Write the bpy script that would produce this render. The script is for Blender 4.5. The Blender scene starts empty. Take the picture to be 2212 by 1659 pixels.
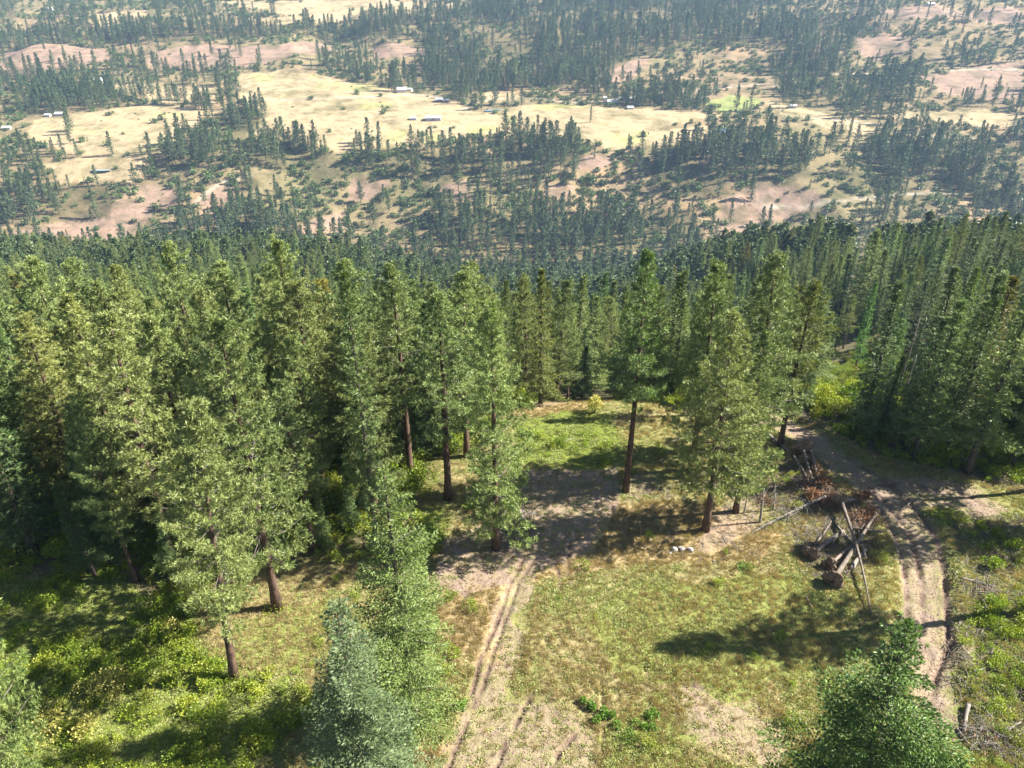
import bpy, math, random
import numpy as np
from mathutils import Vector, Matrix

R = math.radians
rng = np.random.default_rng(7)
random.seed(7)
scene = bpy.context.scene
COL = scene.collection

# ------------------------------------------------------------------ camera, sky, sun, exposure
CAM_Z, PITCH, FPX, CX, CY = 56.0, R(30.0), 1720.0, 1106.0, 829.5     # picture measured at 2212 x 1659
cam_data = bpy.data.cameras.new('camera')
cam = bpy.data.objects.new('camera', cam_data)
COL.objects.link(cam)
cam.location = (0, 0, CAM_Z)
cam.rotation_euler = (R(90) - PITCH, 0, 0)
cam_data.sensor_fit = 'HORIZONTAL'
cam_data.angle = 2 * math.atan(CX / FPX)
cam_data.clip_start = 0.5
cam_data.clip_end = 40000
scene.camera = cam

SUN_EL, SUN_AZ = R(40), R(7)          # azimuth measured from +x (right) towards +y (away)
world = bpy.data.worlds.new('World')
scene.world = world
world.use_nodes = True
wn = world.node_tree
sky = wn.nodes.new('ShaderNodeTexSky')
sky.sky_type = 'NISHITA'
sky.sun_disc = False
sky.sun_elevation = SUN_EL
sky.sun_rotation = R(90) - SUN_AZ
sky.altitude = 1000
wn.links.new(sky.outputs[0], wn.nodes['Background'].inputs[0])
wn.nodes['Background'].inputs[1].default_value = 0.055
sun_d = bpy.data.lights.new('sun', 'SUN')
sun_d.energy = 5.0
sun_d.angle = R(0.5)
sun_d.color = (1.0, 0.955, 0.87)
sun = bpy.data.objects.new('sun', sun_d)
COL.objects.link(sun)
sdir = Vector((math.cos(SUN_EL) * math.cos(SUN_AZ), math.cos(SUN_EL) * math.sin(SUN_AZ), math.sin(SUN_EL)))
sun.rotation_euler = sdir.to_track_quat('Z', 'Y').to_euler()
sun.location = (60, 20, 120)
scene.view_settings.view_transform = 'Standard'
scene.view_settings.look = 'None'
scene.view_settings.gamma = 1
scene.view_settings.use_curve_mapping = False
scene.view_settings.exposure = 1.8
scene.render.engine = 'CYCLES'
cy = scene.cycles
cy.max_bounces = 4
cy.diffuse_bounces = 2
cy.glossy_bounces = 1
cy.transmission_bounces = 3
cy.transparent_max_bounces = 4
cy.volume_bounces = 0
cy.use_denoising = True
cy.use_adaptive_sampling = True
cy.adaptive_threshold = 0.006
cy.sample_clamp_indirect = 4

# ------------------------------------------------------------------ helpers
def tag(o, label=None, cat=None, group=None, kind=None):
    if label: o['label'] = label
    if cat: o['category'] = cat
    if group: o['group'] = group
    if kind: o['kind'] = kind
    return o

def empty(name, loc, parent=None):
    o = bpy.data.objects.new(name, None)
    o.empty_display_size = 0.3
    COL.objects.link(o)
    o.location = loc
    if parent: o.parent = parent
    return o

def link(name, me, parent=None, loc=(0, 0, 0)):
    o = bpy.data.objects.new(name, me)
    COL.objects.link(o)
    o.location = loc
    if parent: o.parent = parent
    return o

def tri_mesh(name, V, F, mats=(), midx=None, smooth=False, attrs=None):
    """V (n,3), F (m,3 or 4) index array"""
    V = np.asarray(V, np.float32); F = np.asarray(F, np.int32)
    me = bpy.data.meshes.new(name)
    me.vertices.add(len(V)); me.vertices.foreach_set('co', V.ravel())
    k = F.shape[1]
    me.loops.add(F.size); me.loops.foreach_set('vertex_index', F.ravel())
    me.polygons.add(len(F))
    me.polygons.foreach_set('loop_start', np.arange(0, F.size, k, dtype=np.int32))
    me.polygons.foreach_set('loop_total', np.full(len(F), k, np.int32))
    if midx is not None: me.polygons.foreach_set('material_index', np.asarray(midx, np.int32))
    me.polygons.foreach_set('use_smooth', np.full(len(F), bool(smooth)))
    for m in mats: me.materials.append(m)
    for an, arr in (attrs or {}).items():
        arr = np.asarray(arr, np.float32)
        if arr.ndim == 1:
            a = me.attributes.new(an, 'FLOAT', 'POINT'); a.data.foreach_set('value', arr)
        else:
            a = me.attributes.new(an, 'FLOAT_COLOR', 'POINT')
            c = np.ones((len(arr), 4), np.float32); c[:, :3] = arr
            a.data.foreach_set('color', c.ravel())
    me.update(); me.validate()
    return me

def _hash(ix, iy, seed):
    h = (ix.astype(np.int64) * 374761393 + iy.astype(np.int64) * 668265263 + seed * 1274126177) & 0xffffffff
    h = ((h ^ (h >> 13)) * 1103515245) & 0xffffffff
    h = ((h ^ (h >> 15)) * 12345677) & 0xffffffff
    return ((h ^ (h >> 16)) & 0xffff) / 65535.0

def vnoise(x, y, seed=0):
    x = np.asarray(x, float); y = np.asarray(y, float)
    ix = np.floor(x); iy = np.floor(y)
    fx = x - ix; fy = y - iy
    fx = fx * fx * (3 - 2 * fx); fy = fy * fy * (3 - 2 * fy)
    a = _hash(ix, iy, seed); b = _hash(ix + 1, iy, seed)
    c = _hash(ix, iy + 1, seed); d = _hash(ix + 1, iy + 1, seed)
    return (a * (1 - fx) + b * fx) * (1 - fy) + (c * (1 - fx) + d * fx) * fy

def fbm(x, y, seed=0, octv=4):
    s = 0; a = 0.5; n = 0
    for i in range(octv):
        s = s + a * vnoise(np.asarray(x) * 2 ** i, np.asarray(y) * 2 ** i, seed + 17 * i); n += a; a *= 0.5
    return s / n           # 0..1

def sstep(a, b, x):
    t = np.clip((np.asarray(x, float) - a) / (b - a), 0, 1)
    return t * t * (3 - 2 * t)

# ------------------------------------------------------------------ terrain height
KN = np.array([(-400, -40), (-60, -55), (90, -56), (96, -57.5), (110, -69), (130, -80.5), (150, -90), (200, -116), (300, -162), (400, -205), (870, -376), (910, -379),
               (950, -368), (1020, -356), (1090, -347), (1150, -330), (1200, -309), (1260, -295), (1380, -278),
               (1530, -267), (1680, -258), (1850, -228), (2050, -202), (2350, -177), (3000, -150), (6000, -90), (14000, -60)], float)
_ty = np.arange(-400, 14001, 2.0)
_tz = np.interp(_ty, KN[:, 0], KN[:, 1])
_sm = np.convolve(np.pad(_tz, 20, 'edge'), np.hanning(41) / np.hanning(41).sum(), 'valid')
_sm8 = np.convolve(np.pad(_tz, 4, 'edge'), np.hanning(9) / np.hanning(9).sum(), 'valid')
_w = sstep(130, 220, _ty)
_tz = _sm8 * (1 - _w) + _sm * _w + CAM_Z

def Zbase(x, y):
    x = np.asarray(x, float); y = np.asarray(y, float)
    far = sstep(930, 1050, y)
    yw = y + far * 90 * (fbm(x / 420, y / 900, 5, 2) - 0.5)
    z = np.interp(yw, _ty, _tz)
    z = z + np.interp(y, [130, 250, 600, 850], [0, 13, 36, 0]) * sstep(-20, -160, x)
    z = z + sstep(150, 300, y) * (1 - sstep(560, 820, y)) * 40 * sstep(50, 190, x)
    z = z - 9 * sstep(70, 104, y) * (1 - sstep(110, 200, y)) * sstep(0, -25, x)
    # spurs and draws on the near slope
    z = z + sstep(110, 260, y) * (1 - far) * 16 * (fbm(x / 70, y / 160, 11, 3) - 0.5)
    amp = np.interp(y, [930, 1000, 1060, 1200, 1270, 1330, 1650, 1760, 1900, 2600], [0, 20, 42, 40, 16, 7, 7, 34, 55, 60])
    n = fbm(x / 190 + 3.1, y / 330, 23, 4)
    rid = 1 - np.abs(2 * n - 1)
    z = z + amp * (0.75 * (n - 0.5) + 0.45 * (rid - 0.7))
    # the far right hillside stands higher than the left one
    z = z + far * sstep(1300, 1900, y) * 45 * sstep(250, 1100, x)
    # small relief close by
    near = 1 - sstep(120, 200, y)
    z = z + near * (0.5 * (fbm(x / 9, y / 9, 31, 3) - 0.5) + 0.10 * (fbm(x / 1.2, y / 1.2, 37, 2) - 0.5))
    return z

FWD = np.array([0, math.cos(PITCH), -math.sin(PITCH)]); UPV = np.array([0, math.sin(PITCH), math.cos(PITCH)])
_T = np.geomspace(25, 9000, 2600)
def at(px, py, zfun=None):
    """point of the ground seen at a place of the picture"""
    zf = zfun or Zbase
    d = FWD + UPV * (-(py - CY) / FPX) + np.array([1.0, 0, 0]) * ((px - CX) / FPX)
    P = d[None] * _T[:, None]; P[:, 2] += CAM_Z
    below = P[:, 2] < zf(P[:, 0], P[:, 1])
    i = int(np.argmax(below)) if below.any() else len(_T) - 1
    lo, hi = _T[max(i - 1, 0)], _T[i]
    for _ in range(24):
        m = (lo + hi) / 2; q = d * m
        if q[2] + CAM_Z < zf(q[0], q[1]): hi = m
        else: lo = m
    q = d * hi; q[2] += CAM_Z
    return q

def proj(P):
    """world points (n,3) -> picture x, y and depth"""
    P = np.atleast_2d(np.asarray(P, float)) - np.array([0, 0, CAM_Z])
    zc = P @ FWD
    zs = np.where(np.abs(zc) < 1e-3, 1e-3, zc)
    return CX + FPX * P[:, 0] / zs, CY - FPX * (P @ UPV) / zs, zc

def wpoly(pts): return np.array([at(x, y)[:2] for x, y in pts])

def inpoly(x, y, poly):
    x = np.asarray(x, float); y = np.asarray(y, float)
    c = np.zeros(x.shape, bool); n = len(poly)
    mx, my = poly.min(0), poly.max(0)
    m = (x >= mx[0]) & (x <= my[0]) & (y >= mx[1]) & (y <= my[1])
    if not m.any(): return c
    xs, ys = x[m], y[m]; cc = np.zeros(xs.shape, bool)
    for i in range(n):
        x1, y1 = poly[i]; x2, y2 = poly[i - 1]
        if y1 == y2: continue
        k = ((y1 > ys) != (y2 > ys)) & (xs < (x2 - x1) * (ys - y1) / (y2 - y1) + x1)
        cc ^= k
    c[m] = cc
    return c

def dist_path(x, y, path):
    """distance to a polyline and the side (signed)"""
    best = np.full(np.shape(x), 1e9)
    for (x1, y1), (x2, y2) in zip(path[:-1], path[1:]):
        dx, dy = x2 - x1, y2 - y1; L2 = dx * dx + dy * dy + 1e-9
        t = np.clip(((x - x1) * dx + (y - y1) * dy) / L2, 0, 1)
        best = np.minimum(best, np.hypot(x - x1 - t * dx, y - y1 - t * dy))
    return best

def smooth_path(pts, n=8):
    pts = np.array(pts, float); out = []
    P = np.vstack([2 * pts[0] - pts[1], pts, 2 * pts[-1] - pts[-2]])
    for i in range(1, len(P) - 2):
        for k in range(n):
            t = k / n
            a, b, c, d = P[i - 1], P[i], P[i + 1], P[i + 2]
            out.append(0.5 * (2 * b + (c - a) * t + (2 * a - 5 * b + 4 * c - d) * t * t + (3 * b - a - 3 * c + d) * t ** 3))
    out.append(pts[-1]); return np.array(out)

# ------------------------------------------------------------------ ground zones (measured in the picture, kept in world coordinates)
STRAW = [wpoly(p) for p in [
    [(500, 190), (520, 160), (600, 152), (690, 162), (770, 178), (835, 190), (900, 205), (1000, 226), (1020, 243), (1130, 228), (1210, 224), (1320, 232),
     (1440, 236), (1560, 250), (1480, 262), (1400, 285), (1400, 305), (1330, 330), (1250, 302), (1130, 290), (1020, 292), (900, 312), (830, 322), (740, 332), (650, 305), (570, 290), (530, 296), (578, 252), (520, 215)],
    [(70, 262), (250, 235), (330, 225), (430, 236), (470, 246), (400, 290), (350, 325), (250, 335), (150, 330), (60, 300)],
    [(90, 350), (200, 338), (330, 342), (285, 392), (130, 392)],
    [(230, 185), (330, 178), (480, 190), (470, 222), (330, 222), (300, 205)],
    [(1890, 248), (2130, 235), (2212, 250), (2212, 276), (2000, 262)],
    [(1640, 215), (1760, 240), (1900, 285), (1850, 290), (1700, 255)],
    [(200, 28), (310, 22), (330, 48), (220, 58)], [(470, 4), (700, 0), (1000, 6), (920, 34), (620, 34)], [(560, 40), (760, 34), (700, 52), (600, 54)],
    [(1040, 200), (1130, 205), (1150, 222), (1050, 220)], [(1320, 295), (1530, 270), (1545, 300), (1400, 330)],
]]
PINK = [wpoly(p) for p in [
    [(0, 505), (130, 482), (165, 462), (330, 425), (320, 500), (210, 525), (0, 532)],
    [(298, 395), (375, 405), (385, 450), (300, 440)], [(428, 465), (450, 405), (530, 402), (522, 432), (445, 482)],
    [(615, 502), (680, 470), (745, 458), (745, 500), (660, 512)],
    [(1530, 505), (1560, 440), (1640, 382), (1760, 412), (1792, 440), (1700, 470), (1645, 500), (1600, 530)],
    [(1272, 192), (1330, 142), (1402, 120), (1400, 140), (1330, 182)],
    [(0, 115), (230, 104), (245, 132), (100, 152), (0, 166)],
    [(300, 132), (400, 95), (600, 100), (700, 95), (735, 110), (580, 137), (480, 147), (370, 150)],
    [(800, 105), (870, 95), (928, 110), (900, 127), (810, 126)],
    [(1985, 165), (2212, 130), (2212, 222), (2030, 200)], [(1850, 82), (1940, 75), (1972, 100), (1885, 132), (1848, 112)],
    [(1900, 24), (2200, 12), (2212, 52), (1950, 42)], [(760, 380), (850, 395), (800, 440), (750, 430)], [(1180, 400), (1240, 400), (1230, 430), (1160, 430)],
    [(940, 400), (1010, 395), (1020, 430), (950, 445)], [(1230, 340), (1330, 335), (1300, 370), (1240, 372)],
]]
GREEN_FIELD = wpoly([(1528, 222), (1575, 205), (1640, 212), (1645, 226), (1560, 246)])
DENSE = [wpoly(p) for p in [
    [(0, 150), (210, 152), (240, 185), (262, 232), (80, 250), (0, 245)], [(500, 232), (580, 245), (525, 292), (640, 302), (720, 335), (620, 372), (440, 362), (350, 352), (400, 295)],
    [(0, 60), (300, 60), (520, 60), (880, 40), (890, 82), (700, 92), (400, 92), (230, 100), (0, 112)], [(880, 20), (1300, 0), (1700, 0), (1700, 90), (1400, 115), (1300, 160), (1200, 195), (960, 195), (920, 130)],
    [(0, 390), (120, 400), (240, 400), (240, 470), (0, 490)], [(1050, 300), (1240, 290), (1260, 350), (1100, 350)], [(750, 320), (1040, 330), (1080, 390), (800, 380)],
    [(1250, 195), (1500, 205), (1520, 235), (1350, 228)], [(1420, 330), (1700, 300), (1760, 380), (1560, 430), (1430, 430)], [(1900, 290), (2212, 290), (2212, 430), (1900, 440), (1800, 380)],
    [(1650, 30), (1880, 40), (1860, 80), (1840, 140), (1960, 170), (1980, 220), (1700, 235), (1660, 150)], [(930, 460), (1500, 450), (1520, 540), (950, 560)], [(380, 480), (600, 470), (640, 530), (420, 540)],
]]
# near ground
CLEARING = wpoly([(-300, 2300), (-300, 1225), (60, 1225), (250, 1255), (420, 1290), (520, 1225), (700, 1190), (860, 1190), (905, 1080), (905, 1000), (1060, 960), (1085, 900), (1150, 872),
                  (1300, 845), (1400, 868), (1480, 900), (1640, 885), (1700, 892), (1900, 985), (2150, 1040), (2260, 1060), (2400, 2300)])
DIRT = [wpoly(p) for p in [
    [(930, 1250), (960, 1170), (1070, 1120), (1110, 1010), (1330, 1005), (1345, 1080), (1280, 1190), (1100, 1255), (1000, 1290)],
    [(1095, 1230), (1165, 1215), (1150, 1300), (1115, 1420), (1100, 1490), (1250, 1515), (1290, 1659), (1280, 1850), (880, 1850), (950, 1620), (1000, 1520), (1040, 1400), (1075, 1290)],
    [(1130, 860), (1180, 848), (1310, 842), (1320, 860), (1230, 872), (1150, 890)],
    [(1500, 1480), (1620, 1510), (1700, 1600), (1680, 1700), (1480, 1600)],
    [(1345, 1030), (1420, 1020), (1440, 1060), (1360, 1075)],
    [(1870, 1035), (1990, 1030), (2120, 1050), (2205, 1100), (2110, 1125), (2020, 1095), (1960, 1110)], [(2020, 1400), (2120, 1400), (2100, 1470), (2010, 1450)], [(1600, 1040), (1680, 1040), (1640, 1140), (1540, 1200), (1500, 1190)],
]]
ORANGE = [wpoly(p) for p in [[(1150, 1250), (1350, 1080), (1560, 1090), (1640, 1140), (1700, 1150), (1640, 1210), (1400, 1220)], [(940, 1290), (1040, 1230), (1100, 1260), (1060, 1420), (960, 1400)],
                             [(1090, 900), (1150, 870), (1300, 870), (1250, 900)], [(850, 1560), (940, 1480), (960, 1640), (860, 1659)]]]
LUSH = [wpoly(p) for p in [[(-200, 1900), (-200, 1240), (200, 1240), (420, 1300), (420, 1400), (520, 1470), (650, 1450), (690, 1540), (560, 1640), (560, 1900)],
                           [(1100, 920), (1220, 890), (1330, 900), (1340, 960), (1340, 1000), (1090, 1000)], [(2080, 1330), (2212, 1250), (2400, 1300), (2400, 1900), (2080, 1640), (2020, 1560)],
                           [(1940, 1090), (2080, 1110), (2212, 1180), (2212, 1230), (2080, 1170)], [(680, 1200), (860, 1190), (930, 1090), (960, 1170), (900, 1230)]]]
GREENER = [wpoly(p) for p in [[(1300, 1290), (1620, 1225), (1780, 1290), (1760, 1480), (1500, 1500), (1330, 1450), (1260, 1350)], [(430, 1440), (540, 1330), (700, 1280), (720, 1420), (560, 1460)], [(1250, 1560), (1450, 1500), (1560, 1600), (1500, 1700), (1250, 1700)]]]
FLOOR_GAP = [wpoly([(520, 600), (525, 572), (585, 560), (592, 588)]), wpoly([(1818, 632), (1822, 585), (1850, 552), (1895, 545), (1878, 585), (1850, 625)])]
BRUSHY = wpoly([(1740, 880), (1770, 790), (1900, 755), (1980, 800), (1970, 905), (1800, 920)])
road_px = [(2035, 1560), (2005, 1450), (1990, 1370), (1996, 1280), (1985, 1190), (1950, 1120), (1890, 1060), (1800, 985), (1740, 940), (1690, 915), (1640, 895), (1560, 875)]
ROAD = smooth_path([at(*p)[:2] for p in road_px])
branch_px = [(1900, 1060), (1960, 1050), (2060, 1060), (2120, 1100)]
BRANCH = smooth_path([at(*p)[:2] for p in branch_px])
rut_px = [[(1150, 1215), (1118, 1262), (1095, 1330), (1065, 1410), (1040, 1490), (1010, 1560), (975, 1640), (940, 1720)],
          [(1130, 1210), (1098, 1270), (1075, 1340), (1040, 1420), (1018, 1500)],
          [(1150, 1500), (1110, 1570), (1075, 1650), (1050, 1720)],
          [(1240, 1590), (1200, 1640), (1180, 1700)], [(1208, 1180), (1205, 1230), (1215, 1280)], [(1232, 1170), (1228, 1225), (1232, 1265)],
          [(1165, 1010), (1162, 1100), (1160, 1170)], [(1200, 1000), (1196, 1100), (1190, 1175)], [(1322, 1000), (1322, 1090), (1320, 1180)], [(1140, 1000), (1130, 1090), (1125, 1180)],
          [(1395, 1440), (1400, 1520), (1400, 1600), (1420, 1680)], [(1300, 1470), (1305, 1560), (1300, 1660)]]
RUTS = [smooth_path([at(*p)[:2] for p in r], 5) for r in rut_px]
roadrut_px = [[(2050, 1390), (2045, 1310), (2040, 1240), (2020, 1160), (1970, 1090), (1900, 1030), (1830, 985)], [(1960, 1340), (1958, 1260), (1945, 1190), (1915, 1120), (1860, 1060)], [(1990, 1365), (1992, 1270), (1972, 1170), (1925, 1095), (1880, 1050)], [(2150, 1105), (2080, 1068), (1990, 1050), (1900, 1045)], [(2015, 1500), (2030, 1440), (2062, 1380)]]
ROADRUTS = [smooth_path([at(*p)[:2] for p in r], 5) for r in roadrut_px]
farroads = [smooth_path([at(*p)[:2] for p in r], 4) for r in [
    [(520, 215), (600, 216), (700, 212), (830, 208), (900, 205), (960, 212)], [(1640, 440), (1740, 445), (1850, 430), (1960, 420), (2080, 418)],
    [(1000, 235), (1050, 215), (1150, 212), (1260, 222), (1400, 205), (1560, 190), (1640, 183), (1700, 190)], [(1800, 160), (1950, 158), (2100, 150), (2212, 150)],
    [(1700, 250), (1850, 262), (1960, 290), (2100, 300)], [(420, 440), (470, 400), (540, 380)]]]
POND = wpoly([(198, 369), (215, 366), (236, 367), (240, 371), (222, 375), (202, 374)])
POND2 = wpoly([(1045, 239), (1070, 236), (1086, 238), (1070, 242), (1050, 242)])

def Z(x, y):
    x = np.asarray(x, float); y = np.asarray(y, float)
    z = Zbase(x, y)
    m = (y > 20) & (y < 130)
    if np.any(m):
        xx = x[m] if x.ndim else x; yy = y[m] if y.ndim else y
        dz = 0
        for r in RUTS:
            d = dist_path(xx, yy, r)
            k = sstep(0.30, 0.62, fbm(xx / 1.6, yy / 1.6, 201, 2)); d = d + 0.12 * (fbm(xx / 0.7, yy / 0.7, 203, 2) - 0.5)
            dz = dz - k * (0.20 * np.exp(-(d / 0.20) ** 2) - 0.02 * np.exp(-((d - 0.36) / 0.13) ** 2))
        for r in ROADRUTS:
            d = dist_path(xx, yy, r)
            d = d + 0.2 * (fbm(xx / 0.9, yy / 0.9, 207, 2) - 0.5)
            kk = sstep(0.25, 0.75, fbm(xx / 2.2, yy / 2.2, 211, 3))
            dz = dz + kk * (-0.36 * np.exp(-(d / 0.24) ** 2) + 0.05 * np.exp(-((d - 0.5) / 0.2) ** 2))
        d = dist_path(xx, yy, ROAD)
        dz = dz - 0.25 * np.exp(-(d / 2.6) ** 4) + 0.3 * np.exp(-((d - 3.4) / 0.8) ** 2)
        if z.ndim: z = z.copy(); z[m] = z[m] + dz
        else: z = z + dz
    return z

def ground(px, py):
    q = at(px, py); q[2] = float(Z(np.array([q[0]]), np.array([q[1]]))[0]); return q

# ------------------------------------------------------------------ materials
def new_mat(name):
    m = bpy.data.materials.new(name); m.use_nodes = True
    nt = m.node_tree; nt.nodes.clear()
    out = nt.nodes.new('ShaderNodeOutputMaterial')
    return m, nt, out

def N(nt, t, **kw):
    n = nt.nodes.new(t)
    for k, v in kw.items(): setattr(n, k, v)
    return n

def mixc(nt, a, b, f, mode='MIX'):
    n = nt.nodes.new('ShaderNodeMix'); n.data_type = 'RGBA'; n.blend_type = mode
    for s, v in ((n.inputs[0], f), (n.inputs[6], a), (n.inputs[7], b)):
        if hasattr(v, 'is_output'): nt.links.new(v, s)
        elif isinstance(v, (int, float)): s.default_value = v
        else: s.default_value = (*v, 1) if len(v) == 3 else v
    return n.outputs[2]

def noise_out(nt, scale, detail=4, rough=0.6, coord=None, dist=0.0):
    n = N(nt, 'ShaderNodeTexNoise'); n.inputs['Scale'].default_value = scale
    n.inputs['Detail'].default_value = detail; n.inputs['Roughness'].default_value = rough
    n.inputs['Distortion'].default_value = dist
    if coord is not None: nt.links.new(coord, n.inputs['Vector'])
    return n.outputs[0]

def ramp(nt, v, stops):
    n = N(nt, 'ShaderNodeValToRGB'); e = n.color_ramp.elements
    while len(e) < len(stops): e.new(0.5)
    for el, (p, c) in zip(e, stops):
        el.position = p; el.color = (*c, 1) if len(c) == 3 else c
    nt.links.new(v, n.inputs[0]); return n.outputs[0]

def foliage_mat(name, dark, light, third=None, rough=0.5, trans=0.28, vary=0.3):
    """leaf colour varies from leaf to leaf (attribute v) and from plant to plant"""
    m, nt, out = new_mat(name)
    at_ = N(nt, 'ShaderNodeAttribute', attribute_name='v')
    oi = N(nt, 'ShaderNodeObjectInfo')
    c = mixc(nt, dark, light, at_.outputs['Fac'])
    if third:
        mr = N(nt, 'ShaderNodeMapRange'); mr.inputs[1].default_value = 0.35; mr.inputs[2].default_value = 1.0
        mr.inputs[3].default_value = 0; mr.inputs[4].default_value = 0.75
        nt.links.new(oi.outputs['Random'], mr.inputs[0])
        c = mixc(nt, c, mixc(nt, c, third, 0.8), mr.outputs[0])
    hs = N(nt, 'ShaderNodeHueSaturation')
    mul = N(nt, 'ShaderNodeMath', operation='MULTIPLY'); nt.links.new(oi.outputs['Random'], mul.inputs[0]); mul.inputs[1].default_value = 7.13
    fr = N(nt, 'ShaderNodeMath', operation='FRACT'); nt.links.new(mul.outputs[0], fr.inputs[0])
    mr2 = N(nt, 'ShaderNodeMapRange'); mr2.inputs[3].default_value = 1 - vary; mr2.inputs[4].default_value = 1 + vary
    nt.links.new(fr.outputs[0], mr2.inputs[0]); nt.links.new(mr2.outputs[0], hs.inputs['Value'])
    nt.links.new(c, hs.inputs['Color'])
    c = mixc(nt, hs.outputs[0], oi.outputs['Color'], 1.0, 'MULTIPLY')
    p = N(nt, 'ShaderNodeBsdfPrincipled'); p.inputs['Roughness'].default_value = rough
    p.inputs['Specular IOR Level'].default_value = 0.38
    t = N(nt, 'ShaderNodeBsdfTranslucent')
    nt.links.new(c, p.inputs['Base Color'])
    nt.links.new(mixc(nt, c, (1.0, 1.0, 0.35), 1.0, 'MULTIPLY'), t.inputs[0])
    mx = N(nt, 'ShaderNodeMixShader'); mx.inputs[0].default_value = trans
    nt.links.new(p.outputs[0], mx.inputs[1]); nt.links.new(t.outputs[0], mx.inputs[2])
    nt.links.new(mx.outputs[0], out.inputs[0])
    return m

def rough_mat(name, c1, c2, scale=6, rough=0.9, bump=0.4, c3=None, stretch=None):
    m, nt, out = new_mat(name)
    tc = N(nt, 'ShaderNodeTexCoord'); co = tc.outputs['Object']
    if stretch:
        mp = N(nt, 'ShaderNodeMapping'); mp.inputs['Scale'].default_value = stretch
        nt.links.new(co, mp.inputs[0]); co = mp.outputs[0]
    n1 = noise_out(nt, scale, 6, 0.65, co)
    st = [(0.3, c1), (0.7, c2)] if c3 is None else [(0.3, c1), (0.5, c2), (0.72, c3)]
    c = ramp(nt, n1, st)
    oi = N(nt, 'ShaderNodeObjectInfo')
    c = mixc(nt, c, oi.outputs['Color'], 1.0, 'MULTIPLY')
    p = N(nt, 'ShaderNodeBsdfPrincipled'); p.inputs['Roughness'].default_value = rough; p.inputs['Specular IOR Level'].default_value = 0.2
    nt.links.new(c, p.inputs['Base Color'])
    b = N(nt, 'ShaderNodeBump'); b.inputs['Strength'].default_value = bump; b.inputs['Distance'].default_value = 0.05
    nt.links.new(noise_out(nt, scale * 2.3, 5, 0.7, co), b.inputs['Height']); nt.links.new(b.outputs[0], p.inputs['Normal'])
    nt.links.new(p.outputs[0], out.inputs[0])
    return m

M = {}
M['pine'] = foliage_mat('pine_needles', (0.060, 0.112, 0.030), (0.330, 0.390, 0.130), (0.31, 0.33, 0.10), vary=0.2, trans=0.15)
M['fir'] = foliage_mat('fir_needles', (0.036, 0.084, 0.025), (0.220, 0.310, 0.095), (0.23, 0.26, 0.06), vary=0.3, trans=0.15)
M['blue'] = foliage_mat('blue_fir_needles', (0.055, 0.095, 0.038), (0.24, 0.31, 0.135), vary=0.1, trans=0.2)
M['farfir'] = foliage_mat('distant_needles', (0.036, 0.074, 0.028), (0.150, 0.200, 0.078), (0.13, 0.15, 0.055), vary=0.25, trans=0.15)
M['leaf'] = foliage_mat('shrub_leaves', (0.085, 0.160, 0.014), (0.340, 0.430, 0.045), (0.40, 0.40, 0.05), vary=0.3, trans=0.35)
M['yleaf'] = foliage_mat('yellow_leaves', (0.28, 0.29, 0.04), (0.60, 0.53, 0.19), vary=0.15, trans=0.35)
M['bigleaf'] = foliage_mat('weed_leaves', (0.08, 0.17, 0.022), (0.22, 0.36, 0.06), vary=0.2, trans=0.35)
M['farleaf'] = foliage_mat('distant_leaves', (0.065, 0.105, 0.028), (0.160, 0.215, 0.060), vary=0.3, trans=0.15)
M['weed'] = foliage_mat('weeds', (0.16, 0.20, 0.045), (0.39, 0.42, 0.135), (0.43, 0.41, 0.17), vary=0.3, trans=0.3)
M['dry'] = foliage_mat('dry_grass', (0.28, 0.22, 0.10), (0.48, 0.39, 0.20), (0.43, 0.31, 0.16), vary=0.25, trans=0.25)
M['bark'] = rough_mat('pine_bark', (0.020, 0.014, 0.011), (0.105, 0.066, 0.046), 5.0, bump=1.0, c3=(0.21, 0.13, 0.088), stretch=(1, 1, 0.35))
M['darkbark'] = rough_mat('fir_bark', (0.045, 0.036, 0.030), (0.13, 0.10, 0.08), 4.0, bump=0.8, stretch=(1, 1, 0.25))
M['grey'] = rough_mat('weathered_wood', (0.14, 0.12, 0.10), (0.33, 0.295, 0.25), 5.0, bump=0.5, stretch=(1, 1, 0.3))
M['limb'] = rough_mat('limb_bark', (0.10, 0.085, 0.07), (0.26, 0.225, 0.19), 5.0, bump=0.3)
M['log'] = rough_mat('log_bark', (0.06, 0.048, 0.040), (0.18, 0.145, 0.115), 4.5, bump=1.0, c3=(0.30, 0.255, 0.21))
M['cut'] = rough_mat('cut_wood', (0.36, 0.24, 0.14), (0.52, 0.38, 0.24), 5, bump=0.2)
M['soil'] = rough_mat('root_soil', (0.10, 0.065, 0.045), (0.26, 0.18, 0.13), 2.2, bump=1.0)
M['clod'] = rough_mat('clod', (0.14, 0.09, 0.065), (0.32, 0.23, 0.175), 9, bump=0.4)
M['deadn'] = foliage_mat('dead_needles', (0.16, 0.075, 0.035), (0.32, 0.17, 0.085), vary=0.15, trans=0.1)
M['rock'] = rough_mat('rock', (0.20, 0.17, 0.15), (0.42, 0.38, 0.35), 3, bump=0.7)
M['white'] = rough_mat('white_paint', (0.48, 0.47, 0.45), (0.58, 0.57, 0.55), 2, bump=0.05)
M['metalroof'] = rough_mat('pale_metal_roof', (0.46, 0.45, 0.44), (0.56, 0.55, 0.54), 0.8, rough=0.5, bump=0.05)
M['blueroof'] = rough_mat('blue_grey_roof', (0.24, 0.30, 0.38), (0.32, 0.38, 0.46), 0.8, rough=0.6, bump=0.05)
M['barnwall'] = rough_mat('barn_wall', (0.36, 0.36, 0.40), (0.46, 0.46, 0.50), 1, bump=0.05)
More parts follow.
